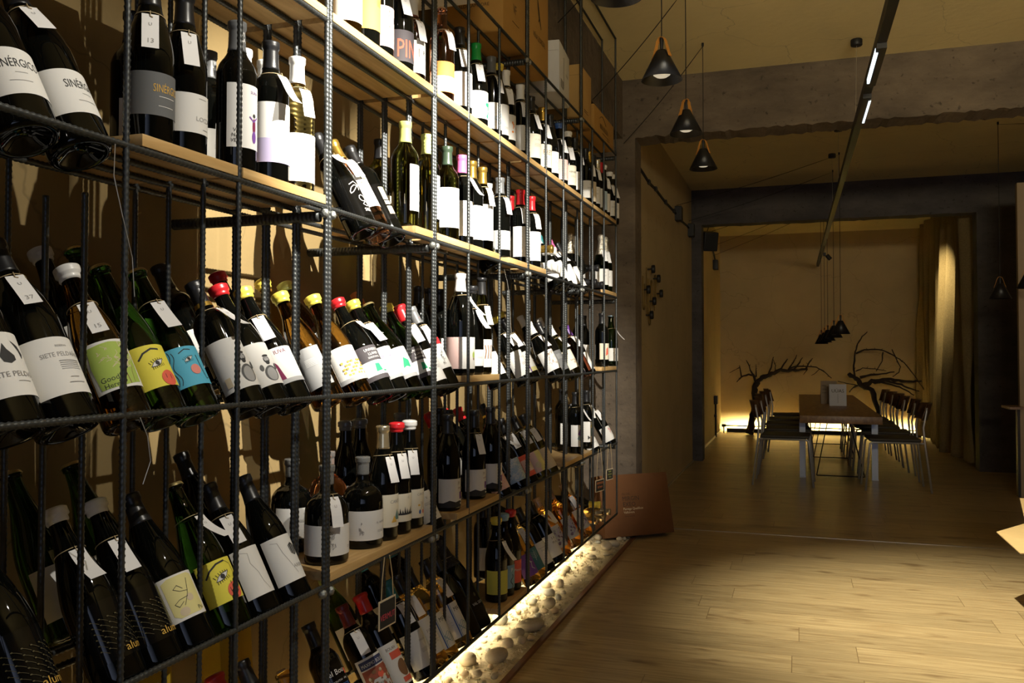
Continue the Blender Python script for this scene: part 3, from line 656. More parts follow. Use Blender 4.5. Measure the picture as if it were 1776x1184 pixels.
 'purpleyellow': ('white label, purple and yellow base', 'white', .04, .13, 165, [T('P', .0, .055, .020, 'ink'), Q(-.05, 0, -.008, .028, 'purple'), Q(-.008, 0, .05, .018, 'paleyellow')]),
 'sepia': ('white label with sepia street drawing', 'white', .045, .150, 165, scrib(.0, .06, .05, .06, 22, 'brown', .0011, 5) + [T('P', -.012, .078, .016, 'brown')]),
 'sepia2': ('cream label with sepia sketch', 'cream', .045, .150, 165, scrib(.01, .035, .04, .03, 16, 'brown', .0011, 6) + [D_(-.01, .085, .003, 'brown')]),
 'blackprint': ('black label with grey print', 'grey', .04, .14, 120, fine(0, .08, .03, 8, 'midgrey')),
 'neckcream': ('cream side label, white neck label', 'cream', .04, .13, 110, [('p', [(.0, .02), (.004, .06), (.016, .07), (.018, .03)], 'coral')]),
 'birds': ('white label with small black birds', 'white', .03, .105, 165, [('p', [(-.012 + .012 * k, .045 - .012 * (k % 2)), (-.008 + .012 * k, .052 - .012 * (k % 2)), (-.003 + .012 * k, .046 - .012 * (k % 2)), (-.008 + .012 * k, .047 - .012 * (k % 2))], 'ink') for k in range(4)]),
 'alu': ('black label with gold vine pattern', 'glasstone', .040, .150, 150, grid_alu() + [T('alumi', .018, .008, .021, 'gilt')]),
 'yellowshapes': ('white and yellow fruit drawing label', 'white', .055, .150, 112, [('p', [(-.030, .014), (-.032, .085), (-.02, .091), (.020, .091), (.032, .086), (.032, .01), (.02, .006), (-.02, .006)], 'paleyellow'), D_(-.010, .016, .009, 'sand', .009), D_(.008, .040, .007, 'sand', .008), LN([(.014, .08), (.006, .05), (-.006, .028)], .001), LN([(.008, .055), (-.006, .058), (-.016, .066), (-.008, .072), (.0, .062)], .001), LN([(.004, .044), (-.012, .042), (-.022, .036), (-.016, .028), (-.006, .036)], .001), T('Pu', .022, .010, .012, 'ink')]),
 'crack': ('white label with single wandering line', 'white', .040, .160, 105, [LN([(-.02, .112), (-.004, .105), (-.006, .08), (.004, .055), (.008, .03), (.018, .008)], .0008, 'fine'), LN([(-.03, .117), (-.02, .119)], .001)]),
 'arbust': ('white label with wicker basket mark', 'white', .040, .150, 125, [LN([(-.026, .10), (-.012, .095), (-.008, .07), (.0, .045), (.010, .015)], .0008, 'fine'), T('ARBUST', .026, .028, .012, 'fine'), ('p', [(.012, .062), (.010, .082), (.020, .088), (.036, .078), (.034, .062), (.022, .056)], 'ink')] + [LN([(.014 + .005 * k, .060), (.013 + .006 * k, .082)], .0008, 'white') for k in range(4)]),
 'sketch': ('off-white label with ink sketch', 'white', .022, .092, 230, scrib(-.026, .036, .022, .045, 26, 'fine', .0012, 8) + fine(.04, .018, .03, 2)),
 'artil': ('off-white label with spaced capitals', 'white', .022, .095, 230, [T('EL ARTILLERO', .028, .040, .0065, 'fine', 1.1)] + fine(.026, .022, .036, 2) + scrib(-.035, .03, .01, .04, 10, 'fine', .0012, 9)),
 'cantwood': ('off-white label with painted trees', 'cream', .035, .120, 160, [T('CANTO', .018, .062, .012, 'fine'), ('p', [(.01, .018), (.022, .046), (.034, .018)], 'jadegrey'), ('p', [(.0, .012), (.010, .03), (.02, .012)], 'ochre')]),
 'pines': ('off-white label with dark pine forest', 'cream', .035, .110, 130, [('p', [(-.026, .018), (.034, .018), (.034, .024), (-.026, .022)], 'ink')] + [('p', [(-.024 + .007 * k, .020), (-.021 + .007 * k, .040 - .004 * (k % 3)), (-.017 + .007 * k, .020)], 'ink') for k in range(7)] + [T('C', .012, .062, .008, 'fine')]),
 'flowers': ('off-white label with coloured flowers', 'cream', .030, .110, 160, [T('CANTO', .016, .062, .010, 'fine'), D_(.005, .035, .004, 'ochre', .003), D_(.02, .038, .003, 'sand', .005), D_(.008, .016, .004, 'blue', .006), D_(.022, .016, .0035, 'coral', .006), LN([(.008, .02), (.014, .028), (.012, .045)], .0008), LN([(.03, .02), (.02, .03), (.02, .046)], .0008, 'plum')]),
 'pw': ('white label with purple block, black hill', 'white', .012, .100, 160, [('p', [(-.057, 0), (-.057, .014), (-.04, .014), (-.02, .022), (.0, .016), (.02, .020), (.04, .012), (.057, .014), (.057, 0)], 'ink'), Q(.018, .024, .030, .046, 'purple'), T('Pl', .014, .068, .016, 'fine'), Q(.022, .008, .04, .012, 'white')] + fine(.02, .060, .022, 2, 'plum')),
 'pinkmap': ('pink marbled label', 'palepink', .030, .120, 150, scrib(0, .045, .08, .07, 30, 'coral', .0007, 12)),
 'blueswirl': ('blue and white swirl label', 'paleblue', .035, .125, 150, scrib(.0, .045, .08, .07, 44, 'white', .0016, 13) + [Q(-.05, .03, -.036, .09, 'ink')]),
 'red': ('red and pink label', 'coral', .035, .125, 150, [Q(-.02, .02, .04, .07, 'palepink'), D_(.02, .04, .012, 'sand')]),
 'yellowpatch': ('yellow and pink patch label', 'paleyellow', .035, .125, 150, [Q(-.05, .0, -.004, .09, 'palepink'), D_(-.01, .03, .014, 'sand')]),
 'greypaper': ('grey beige paper label', 'sand', .030, .125, 110, []),
 'bluepurple': ('white label with blue purple splash', 'white', .035, .140, 135, [('p', [(-.01, .06), (.0, .085), (.012, .07), (.028, .085), (.026, .05), (.008, .045)], 'purple'), ('p', [(-.014, .038), (-.004, .055), (.012, .046), (.026, .05), (.024, .025), (.006, .024)], 'blue2'), D_(.014, .014, .010, 'sand'), D_(.018, .064, .004, 'white')]),
 'yellowblue': ('white label, yellow blob over blue', 'white', .035, .140, 135, [D_(.012, .082, .014, 'paleyellow', .010), Q(.0, .03, .02, .072, 'blue2'), ('p', [(-.016, .012), (-.016, .034), (-.002, .022)], 'ink')]),
 'redwhite': ('white label with red brush marks', 'white', .030, .115, 140, scrib(.016, .06, .02, .03, 10, 'coral', .0014, 14)),
 'leaflet': ('yellow leaflet and twine', 'paleyellow', .05, .15, 120, [D_(.0, .03, .012, 'ochre')]),
 'yellowcan': ('yellow printed label', 'yellowlab', .02, .11, 200, [T('GILDA', .0, .06, .018, 'green2'), T('OLIVA', .0, .04, .014, 'coral')]),
 'vermouthdoodle': ('black label, bright painted lettering', 'glasstone', .062, .207, 170, [T('el Bou', .0, .115, .022, 'white', .8), Q(.024, .106, .032, .122, 'coral'), T('MOUTH · HI', .0, .094, .008, 'white'), T('MIENTOS', .0, .076, .013, 'azure', .9), T('PIPIRONE', .0, .060, .013, 'coral', .9), T('ANCHOA', .0, .044, .013, 'azure', .9), T('PILLO', .0, .028, .013, 'coral', .9), T('S Ca', .014, .012, .013, 'paleyellow', .9)]),
 'maximo': ('vermouth label with blue title band, red berries', 'white', .030, .150, 150, [Q(-.042, .092, .042, .114, 'navy'), T('MAXIMO BOLAN', .0, .097, .0135, 'white', .72), Q(-.042, .008, .042, .089, 'brick')] + blobs(0, .05, .075, .07, 40, ['brick', 'sand', 'brown'], .002, .006, 21) + [('p', [(-.026, .012), (-.026, .05), (-.018, .060), (.016, .060), (.026, .05), (.026, .012)], 'lightgrey'), D_(.004, .066, .009, 'coral'), T('VERMUT', .0, .040, .011, 'ink', .85), T('Especial', .0, .028, .010, 'ink', .85), D_(0, .016, .006, 'midgrey'), D_(0, .016, .005, 'lightgrey'), Q(-.042, 0, .042, .006, 'navy')]),
 'maximo2': ('red and white label with bear shape', 'white', .030, .150, 150, [T('BOLAN', .0, .100, .012, 'ink', .8), Q(-.01, .075, .04, .095, 'coral'), D_(.016, .045, .018, 'brown', .024), Q(.0, .006, .036, .02, 'coral')]),
 'fosi': ('white label with small shell', 'white', .040, .150, 140, [T('FOSI', .006, .065, .014, 'fine')] + fine(.012, .04, .03, 4)),
 'mat': ('white label with blue sea waves', 'white', .030, .140, 160, [T('MAT', .020, .080, .020, 'ink', .9), Q(-.012, .0, -.008, .11, 'blue'), Q(-.006, 0, -.004, .11, 'blue2')] + [LN([(-.004 + .05 * k / 12, .018 + .006 * j + .005 * math.sin(k * .9 + j)) for k in range(13)], .0016, 'blue2') for j in range(5)] + fine(-.032, .085, .03, 14, 'midgrey', .0045)),
 'valder': ('black label with white capitals', 'glasstone', .03, .14, 140, [T('VAL DE R', .014, .050, .0135, 'lightgrey', .85), D_(.014, .085, .004, 'gilt2', .007)]),
 'yellow': ('yellow label', 'leafyellow', .03, .115, 180, []),
 'tealp': ('teal and black label', 'blue2', .03, .115, 170, [T('P', .01, .06, .02, 'white'), LN(wavy(.01, .0, .05, .006, 12), .003, 'ink')]),
 'redscript': ('red label with white script', 'coral', .03, .115, 180, [T('Pizzicco', .01, .045, .013, 'white')]),
 'purpleanchor': ('purple label with white figure', 'purple', .035, .125, 150, [LN([(.0, .07), (.01, .05), (.004, .03), (.016, .02)], .003, 'lightgrey'), LN([(-.006, .055), (.016, .05)], .003, 'lightgrey')]),
 'tealfern': ('teal label with fern motif', 'tealgrey', .035, .130, 150, [LN([(.0, .04 + .0), (.004, .085)], .0014, 'lightgrey')] + [LN([(.002, .05 + .007 * k), (-.012, .058 + .007 * k)], .001, 'lightgrey') for k in range(4)] + [LN([(.002, .05 + .007 * k), (.016, .058 + .007 * k)], .001, 'lightgrey') for k in range(4)]),
 'whitescript': ('white label with grey script', 'white', .03, .13, 150, [T('Tierra de', .0, .07, .010, 'fine'), T('Dos', .0, .058, .010, 'fine')]),
 'sama': ('white label with spaced letters', 'white', .03, .13, 150, [T('S A', .01, .075, .016, 'ink'), T('M A', .01, .055, .016, 'ink')]),
 'amethyst': ('amethyst crystal label', 'lightgrey', .045, .150, 110, blobs(.004, .05, .05, .075, 40, ['plumgrey', 'lav', 'midgrey'], .002, .007, 31)),
}
COL.update(yellowlab=(.74, .66, .07), palecoral=(.72, .26, .22), jadegrey=(.12, .22, .20), azure=(.05, .18, .62), navy=(.035, .045, .12), brick=(.34, .09, .05), leafyellow=(.60, .58, .10), tealgrey=(.05, .16, .18), plumgrey=(.18, .12, .18))
_LAB = {}
def label_mesh(key, sh):
    Rb = SHAPES[sh][0]; kk = (key, Rb)
    if kk in _LAB: return _LAB[kk]
    _, paper, z0, z1, span, prints = LABELS[key]
    if sh in ('sq', 'sh') and z1 > SHAPES[sh][2][0][1] + .04: pass
    zmax = {'bo': .186, 'bu': .142, 'mg': .168, 'ch': .138, 'sq': .110, 'fl': .132, 'sh': .137}[sh]
    vs = min(1.0, (zmax - z0) / (z1 - z0))
    W = R(span) * Rb; mats = [pap(paper)]; idx = {paper: 0}
    def mi(c):
        if c not in idx: idx[c] = len(mats); mats.append(pap(c))
        return idx[c]
    bm = bmesh.new(); lay = bm.verts.layers.int.new('l')
    def face(pts, c, l):
        vv = [bm.verts.new((p[0], p[1], 0)) for p in pts]
        for v in vv: v[lay] = l
        try: f = bm.faces.new(vv)
        except ValueError: return
        f.material_index = mi(c)
    face([(-W / 2, 0), (W / 2, 0), (W / 2, z1 - z0), (-W / 2, z1 - z0)], paper, 0)
    flat = []
    for p in prints:
        if p[0] == 'eye': flat += eye(*p[1:])
        else: flat.append(p)
    l = 1
    for p in flat:
        t = p[0]
        if t == 'r': face([(p[1], p[2]), (p[3], p[2]), (p[3], p[4]), (p[1], p[4])], p[5], l)
        elif t == 'e': face([(p[1] + p[3] * math.cos(a * math.pi / 10), p[2] + p[4] * math.sin(a * math.pi / 10)) for a in range(20)], p[5], l)
        elif t == 'p':
            pts = p[1]; A = sum(pts[i][0] * pts[i - 1][1] - pts[i - 1][0] * pts[i][1] for i in range(len(pts)))
            face(pts if A < 0 else pts[::-1], p[2], l)
        elif t == 'l':
            pts, w, c = p[1], p[2], p[3]
            for a, b in zip(pts, pts[1:]):
                dx, dy = b[0] - a[0], b[1] - a[1]; n = math.hypot(dx, dy) or 1; nx, ny = -dy / n * w / 2, dx / n * w / 2; ex, ey = dx / n * w * .3, dy / n * w * .3
                face([(a[0] - nx - ex, a[1] - ny - ey), (b[0] - nx + ex, b[1] - ny + ey), (b[0] + nx + ex, b[1] + ny + ey), (a[0] + nx - ex, a[1] + ny - ey)], c, l)
        elif t == 't':
            v, f = text_tris(p[1], p[4], p[6])
            for q in f: face([(v[i][0] + p[2], v[i][1] + p[3]) for i in q], p[5], l)
        l = min(l + 1, 12) if t in ('r', 'e', 'p') else l
    step = .0045; k = -int(W / 2 / step)
    while k * step < W / 2:
        bmesh.ops.bisect_plane(bm, geom=bm.verts[:] + bm.edges[:] + bm.faces[:], plane_co=(k * step, 0, 0), plane_no=(1, 0, 0)); k += 1
    for v in bm.verts:
        u, vv = v.co.x, v.co.y
        r = Rb + .0005 + .00012 * v[lay] + (.00022 if v[lay] else 0)
        v.co = (r * math.cos(u / Rb), r * math.sin(u / Rb), z0 + vv * vs)
    me = bpy.data.meshes.new('label'); bm.to_mesh(me); bm.free()
    for m in mats: me.materials.append(m)
    me.polygons.foreach_set('use_smooth', [True] * len(me.polygons))
    _LAB[kk] = me; return me
_TAG = {}
def tag_meshes(sh, var, az, num):
    kk = (sh, var, az, num)
    if kk in _TAG: return _TAG[kk]
    Rb, H, pr = SHAPES[sh]
    zs = next(p[1] for p in pr if p[0] < .0245)
    rs = rad_at(sh, zs); ca, sa = math.cos(R(az)), math.sin(R(az))
    L, w, n = (.070, .0135, 8) if var == 't' else (.078, .0125, 8)
    v = []; f = []; mi = []
    def pt(s, t, lift=0):
        z = zs - .004 - L * s * (.93 if var == 't' else .80)
        r = rad_at(sh, z) + .0035 + (.010 * s * s if var == 't' else .004 + .034 * s * s) + lift
        return (r * ca - t * sa, r * sa + t * ca, z)
    for i in range(n + 1):
        for j in range(3): v.append(pt(i / n, (j - 1) * w))
    for i in range(n):
        for j in range(2): f.append((i * 3 + j, i * 3 + j + 1, (i + 1) * 3 + j + 1, (i + 1) * 3 + j)); mi.append(0)
    def put(s, pos, size):
        tv, tf = text_tris(s, size); b = len(v)
        for x, y in tv: v.append(pt(pos - y / L, x, .0005))
        for q in tf: f.append(tuple(b + i for i in q)); mi.append(1)
    put('U', .34, .009)
    if num: put(num, .85, .013)
    me = bpy.data.meshes.new('price_tag'); me.from_pydata(v, [], f); me.update()
    me.materials.append(M_TAG); me.materials.append(pap('fine')); me.polygons.foreach_set('material_index', mi)
    tw = MB(); pts = [((rs + .0012) * math.cos(R(az + 10 * k)), (rs + .0012) * math.sin(R(az + 10 * k)), zs + .003 * math.cos(R(10 * k)) - .002) for k in range(0, 37)]
    tw.tube(pts, .0008, 5)
    a = pt(.06, .0, .001); tw.tube([pts[0], ((pts[0][0] + a[0]) / 2 + .002 * ca, (pts[0][1] + a[1]) / 2 + .002 * sa, zs + .001), a, pt(.09, .004, .0012)], .0008, 5)
    kn = pts[18]; tw.tube([kn, (kn[0] * 1.25, kn[1] * 1.25, kn[2] + .004), (kn[0] * 1.5, kn[1] * 1.4, kn[2] - .006)], .0008, 5)
    _TAG[kk] = (me, tw.mesh('twine', M_TWINE, True)); return _TAG[kk]
_CNT = {}
BAYX = [1.708, 2.306, 3.224, 4.117, 9]
BAYN = ['first', 'second', 'third', 'fourth', 'fifth']
def bottle(row, mode, x, y, slot, sh, gl, cap, lab, tg, spin, label):
    z = LEV[row]; o = thing('wine_bottle')
    rnd = random.Random(int(y * 1e4) + ord(row))
    if mode == 's': o.location = (x, y, z + BZ + BT + .0002); tilt = 0.0; roll = 0
    elif mode == 'l':
        o.location = (x, y, z - .023 + (.048 if slot else 0)); tilt = R(-28 + rnd.uniform(-.8, .8)); roll = R(rnd.uniform(-.5, .5))
    else:
        H = SHAPES[sh][1]; o.location = (-.995 - H + rnd.uniform(-.012, .012), y, z + .0060 + .0392 + .0785 * slot); tilt = R(90); roll = 0
    o.rotation_mode = 'ZYX'; o.rotation_euler = (roll, tilt, R(spin))
    def part(n, me):
        p = bpy.data.objects.new(n, me); C.objects.link(p); p.parent = o; return p
    part('glass_body', body_mesh(sh, gl))
    c = part('capsule' if cap not in ('none', 'foil_cork') else 'cork', cap_mesh(sh, cap))
    if lab != 'none': part('label', label_mesh(lab, sh))
    if tg == 's':
        _, tw = tag_meshes(sh, 't', -40, ''); part('twine', tw)
    elif tg != '0':
        var = 't' if tg[1:2] != 'l' else 'tl'; num = tg[1:] if tg[1:].isdigit() else ''
        az = -spin + rnd.choice((-48, -36, -26))
        if var == 'tl': az += 22
        a, b = tag_meshes(sh, var, az, num); t = part('price_tag', a)
        q = bpy.data.objects.new('twine', b); C.objects.link(q); q.parent = t
    tag(o, label, 'wine bottle', 'wine bottles on the rack'); return o
# row, stance (s upright, l leaning, h lying), x, y, depth layer, shape, glass, cap, label, tag, spin
BOTTLES = [
 ("A","s",-1.047,1.872,0,"bo","gold","none","w_big","0",-20),
 ("A","s",-1.047,1.97,0,"bo","black","foil_red","ochre","t",-20),
 ("A","s",-1.047,2.048,0,"bo","black","none","pinkv","0",0),
 ("A","s",-1.05,2.175,0,"bu","black","foil_red","pin","t",-35),
 ("A","s",-1.208,2.253,2,"bo","black","foil_black","w","0",-30),
 ("A","s",-1.046,2.255,0,"sh","rose","corkwhite","w18","t",-30),
 ("A","s",-1.047,2.474,0,"bo","rose","none","orangepink","t",-30),
 ("A","s",-1.208,2.536,2,"bo","black","foil_black","w","0",-30),
 ("A","s",-1.05,2.632,0,"bu","black","foil_black","w_big","t",-30),
 ("A","s",-1.05,2.786,0,"bu","black","foil_green","greenswirl","t",-30),
 ("A","s",-1.047,2.934,0,"bo","black","foil_grey","bluewave","t",-30),
 ("A","s",-1.208,2.936,2,"bo","black","foil_green","w","0",-30),
 ("A","s",-1.05,3.015,0,"bu","black","wax_yellow","w_big","0",-30),
 ("A","s",-1.047,3.095,0,"bo","black","foil_white","orangemotif","t",-30),
 ("A","s",-1.047,3.279,0,"bo","black","foil_white","ri","t",-30),
 ("A","s",-1.208,3.293,2,"bo","black","foil_black","w","0",-30),
 ("A","s",-1.05,3.436,0,"bu","black","foil_black","cream","t",-35),
 ("A","s",-1.05,3.605,0,"bu","black","foil_gold","pret","t",-35),
 ("A","s",-1.208,3.644,2,"bo","black","foil_black","w","0",-30),
 ("A","s",-1.05,3.723,0,"bu","black","foil_black","specks","0",-35),
 ("A","s",-1.05,3.884,0,"bu","black","wax_blue","pink","t",-35),
 ("A","s",-1.05,4.044,0,"bu","black","wax_white","creamtext","t",-35),
 ("A","s",-1.208,4.172,2,"bo","gold","foil_white","w","0",-30),
 ("A","s",-1.047,4.172,0,"bo","black","foil_black","w","t",-35),
 ("A","s",-1.047,4.402,0,"bo","black","foil_black","w","0",-40),
 ("A","s",-1.047,4.48,0,"bo","black","foil_gold","creamorange","t",-40),
 ("A","s",-1.208,4.506,2,"bo","black","foil_black","w","0",-35),
 ("A","s",-1.047,4.576,0,"bo","black","foil_black","w","t",-40),
 ("A","s",-1.047,4.682,0,"bo","gold","foil_silver","palestripe","0",-40),
 ("A","s",-1.047,4.76,0,"bo","black","foil_red","blue","0",-40),
 ("A","s",-1.208,4.839,2,"bo","black","foil_black","w","0",-35),
 ("A","s",-1.047,4.839,0,"bo","black","wax_white","pinkwhite","t",-40),
 ("A","s",-1.05,5.022,0,"bu","black","wax_white","w","t",-40),
 ("A","s",-1.05,5.105,0,"bu","black","wax_white","w","t",-40),
 ("B","l",-1.048,0.955,0,"mg","black","foil_black","sin_w","0",-36),
 ("B","l",-1.194,1.044,1,"bu","black","foil_black","w","0",0),
 ("B","l",-1.048,1.055,0,"mg","black","foil_black","sin_w","t",-14),
 ("B","s",-1.05,1.201,0,"bu","black","foil_black","sin_g","t13",-24),
 ("B","s",-1.05,1.288,0,"bu","black","foil_black","loi","t",-26),
 ("B","s",-1.208,1.336,2,"bo","black","foil_black","w","0",0),  # back-row bottle added to dim the light patches on the wall
 ("B","s",-1.047,1.439,0,"bo","black","foil_vi","purple","0",-24),
 ("B","s",-1.208,1.483,2,"bo","black","foil_black","w","0",0),  # also added, to block spot light from the wall behind
 ("B","s",-1.047,1.554,0,"bo","black","foil_black","duskpurple","tl",-30),
 ("B","s",-1.208,1.561,2,"bo","black","foil_vi","w","0",-10),
 ("B","s",-1.127,1.573,1,"bo","black","foil_white","w","t",-10),
 ("B","s",-1.208,1.639,2,"bo","black","foil_white","w","0",-10),
 ("B","s",-1.127,1.651,1,"bo","rose","foil_white","w","t",-10),
 ("B","s",-1.047,1.655,0,"bo","gold","foil_white","vina","t",-30),
 ("B","l",-1.042,1.962,0,"bu","black","foil_black","doodle","tl",-25),
 ("B","l",-1.04,2.044,0,"bo","rose","foil_gold","floral","t",-30),
 ("B","l",-1.04,2.124,0,"bo","black","foil_black","beigeblocks","0",-30),
 ("B","s",-1.047,2.211,0,"bo","olive","foil_lime","backlabel","0",30),
 ("B","s",-1.047,2.361,0,"bo","olive","foil_lime","backlabel","0",30),
 ("B","s",-1.208,2.37,2,"bo","olive","foil_black","w","0",40),
 ("B","s",-1.047,2.518,0,"bo","olive","foil_green2","w_half","0",-50),
 ("B","s",-1.208,2.645,2,"bo","gold","foil_lime","w","0",-20),
 ("B","s",-1.047,2.645,0,"bo","black","foil_pink","w_big","tl",-30),
 ("B","s",-1.208,2.723,2,"bo","olive","foil_black","w","0",-20),
 ("B","s",-1.047,2.737,0,"bo","black","foil_gold","w_big","0",-30),
 ("B","s",-1.047,2.84,0,"bo","olive","foil_gold","w_half","t",-50),
 ("B","l",-1.042,2.937,0,"bu","black","foil_black","yellowstripe","0",-30),
 ("B","s",-1.208,3.029,2,"bo","gold","foil_gold","w","0",-30),
 ("B","s",-1.047,3.029,0,"bo","black","foil_grey","greyzero","t",-30),
 ("B","s",-1.127,3.118,1,"bo","black","foil_white","w","0",-30),
 ("B","s",-1.047,3.279,0,"bo","black","foil_red","w_tall","t",-35),
 ("B","s",-1.127,3.392,1,"bo","black","foil_red","w_tall","0",-35),
 ("B","s",-1.208,3.428,2,"bo","black","foil_red","w","0",-30),
 ("B","s",-1.047,3.43,0,"bo","black","foil_red","w_tall","t",-35),
 ("B","h",-1.0,3.532,0,"bo","black","foil_white","none","0",0),
 ("B","h",-1.0,3.572,1,"bo","black","foil_gold","none","0",0),
 ("B","h",-1.0,3.611,0,"bo","black","foil_white","none","0",0),
 ("B","h",-1.0,3.651,1,"bo","black","foil_white","none","0",0),
 ("B","h",-1.0,3.69,0,"bo","black","foil_white","none","0",0),
 ("B","l",-1.042,3.83,0,"bu","black","foil_cream","w","0",-40),
 ("B","l",-1.042,3.915,0,"bu","black","foil_cream","w","t",-40),
 ("B","l",-1.042,4.0,0,"bu","black","foil_teal","w_big","t",-40),
 ("B","l",-1.042,4.175,0,"bu","black","foil_pink","w_big","t",-40),
 ("B","l",-1.042,4.303,0,"bu","black","foil_black","w_big","0",-40),
 ("B","h",-1.0,4.403,0,"bo","black","foil_black","none","0",0),
 ("B","h",-1.0,4.443,1,"bo","black","foil_black","none","0",0),
 ("B","h",-1.0,4.482,0,"bo","black","foil_black","none","0",0),
 ("B","h",-1.0,4.561,0,"bo","black","foil_black","none","0",0),
 ("B","s",-1.208,4.7,2,"ch","black","champ","none","0",0),
 ("B","s",-1.208,4.79,2,"ch","green","champ","w","0",-40),
 ("B","s",-1.052,4.8,0,"ch","green","champ","w","t",-45),
 ("B","s",-1.208,4.88,2,"ch","green","champ","w","0",-40),
 ("B","s",-1.052,4.9,0,"ch","green","champblue","w","t",-45),
 ("C","l",-1.048,0.938,0,"mg","black","foil_black","siete70","0",4),
 ("C","l",-1.048,1.037,0,"mg","black","foil_black","siete","t37",-18),
 ("C","l",-1.194,1.144,1,"bu","black","foil_black","w","0",0),
 ("C","l",-1.042,1.156,0,"bu","amber","wax_white","goo","t15",-26),
 ("C","l",-1.043,1.243,0,"ch","green","crown","eyeyellow","0",-24),
 ("C","l",-1.194,1.245,1,"bu","black","wax_white","w","0",0),
 ("C","l",-1.195,1.331,1,"ch","green","crown","w","0",0),
 ("C","l",-1.043,1.331,0,"ch","green","crown","faceblue","t",-26),
 ("C","l",-1.04,1.485,0,"bo","black","foil_goldband","bearded","tl",-28),
 ("C","l",-1.192,1.561,1,"bo","black","foil_black","w","0",-20),
 ("C","l",-1.042,1.567,0,"bu","black","wax_red","bearded","0",-30),
 ("C","l",-1.042,1.652,0,"bu","black","wax_yellow","uva","t",-28),
 ("C","l",-1.194,1.764,1,"bu","black","wax_red","w","0",-20),
 ("C","l",-1.042,1.798,0,"bu","amber","wax_yellow","greyback","0",-60),
 ("C","l",-1.042,1.941,0,"bu","amber","wax_yellow","mosaic","0",-28),
 ("C","l",-1.194,1.951,1,"bu","gold","wax_yellow","w","0",-20),
 ("C","l",-1.194,2.052,1,"bu","amber","wax_lime","w","0",-20),
 ("C","l",-1.042,2.067,0,"bu","black","wax_red","universo","tl",-28),
 ("C","l",-1.042,2.155,0,"bu","black","wax_yellow","pinkletters","t",-30),
 ("C","l",-1.042,2.25,0,"bu","green","crown","greenpatch","0",-30),
 ("C","l",-1.042,2.362,0,"bu","green","wax_yellow","universo","0",-30),
 ("C","l",-1.04,2.444,0,"bo","black","wax_redlong","w_text","t",-30),
 ("C","l",-1.192,2.451,1,"bo","black","foil_orange","w","0",-20),
 ("C","l",-1.04,2.53,0,"bo","black","foil_redot","figure","t",-30),
 ("C","s",-1.056,2.655,0,"mg","black","foil_white","pinkpear","tl",-35),
 ("C","s",-1.208,2.66,2,"bu","black","foil_black","w","0",-30),
 ("C","s",-1.05,2.745,0,"bu","black","wax_black","w_low","tl",-35),
 ("C","s",-1.208,2.75,2,"bu","olive","foil_black","w","0",-30),
 ("C","s",-1.044,2.825,0,"fl","olive","foil_black","brownart","t",-35),
 ("C","s",-1.208,2.835,2,"bo","black","foil_black","w","0",-30),
 ("C","l",-1.042,3.021,0,"bu","black","foil_black","w","0",-35),
 ("C","l",-1.042,3.342,0,"bu","black","wax_yellow","w_text","t",-35),
 ("C","l",-1.042,3.435,0,"bu","black","foil_black","purpleyellow","t",-35),
 ("C","l",-1.042,3.822,0,"bu","black","foil_white","sepia","t",-38),
 ("C","l",-1.194,3.866,1,"bu","gold","wax_yellow","w","0",-35),
 ("C","l",-1.04,3.958,0,"bo","black","foil_black","blackprint","0",-38),
 ("C","l",-1.194,4.173,1,"bu","black","foil_white","w","0",-38),
 ("C","l",-1.042,4.173,0,"bu","olive","foil_white","sepia2","t",-38),
 ("C","l",-1.04,4.402,0,"bo","rose","foil_black","none","t",-38),
 ("C","l",-1.04,4.482,0,"bo","black","foil_purple","w_side","t",-40),
 ("C","l",-1.194,4.5,1,"bu","black","foil_white","w","0",-38),
 ("C","s",-1.047,4.792,0,"bo","black","foil_black","neckcream","0",-45),
 ("C","s",-1.208,4.888,2,"bu","black","foil_black","w","0",-40),
 ("C","s",-1.208,5.022,2,"bu","black","foil_black","w","0",-40),
 ("C","s",-1.05,5.056,0,"bu","green","crownblue","birds","tl",-45),
 ("D","l",-1.043,0.986,0,"ch","black","wax_yellow","alu","0",-6),
 ("D","l",-1.043,1.146,0,"ch","black","wax_white","alu","tl",-4),
 ("D","l",-1.195,1.195,1,"ch","green","crown","w","0",0),
 ("D","l",-1.043,1.234,0,"ch","black","wax_white","alu","t",-12),
 ("D","l",-1.043,1.323,0,"ch","black","foil_black","yellowshapes","0",-20),
 ("D","l",-1.195,1.331,1,"ch","green","crown","w","0",0),
 ("D","l",-1.043,1.435,0,"ch","green","crown","eyeyellow2","tl",-22),
 ("D","l",-1.042,1.533,0,"bu","black","foil_black","crack","t",-20),
 ("D","l",-1.194,1.635,1,"bu","black","foil_black","w","0",0),
 ("D","l",-1.042,1.652,0,"bu","black","foil_black","arbust","0",-22),
 ("D","s",-1.06,1.814,0,"sq","black","clear_cap","sketch","t",-24),
 ("D","s",-1.208,1.896,2,"sq","black","clear_cap","w","0",-20),
 ("D","s",-1.06,1.992,0,"sq","black","clear_cap","artil","0",-26),
 ("D","s",-1.208,2.074,2,"sq","rose","clear_cap","w","0",-26),
 ("D","s",-1.05,2.085,0,"bu","black","foil_champagne","cantwood","t",-30),
 ("D","s",-1.05,2.168,0,"bu","black","wax_red","pines","t",-30),
 ("D","s",-1.208,2.168,2,"bu","black","wax_grey","w","0",-26),
 ("D","s",-1.05,2.251,0,"bu","black","wax_white","flowers","t",-30),
 ("D","s",-1.208,2.251,2,"bu","black","wax_grey","w","0",-26),
 ("D","l",-1.04,2.409,0,"bo","black","foil_black","w","0",-30),
 ("D","s",-1.208,2.521,2,"bu","black","wax_grey","w","0",-30),
 ("D","s",-1.05,2.534,0,"bu","black","foil_black","pw","0",-30),
 ("D","s",-1.127,2.719,1,"bo","black","foil_black","w","0",-30),
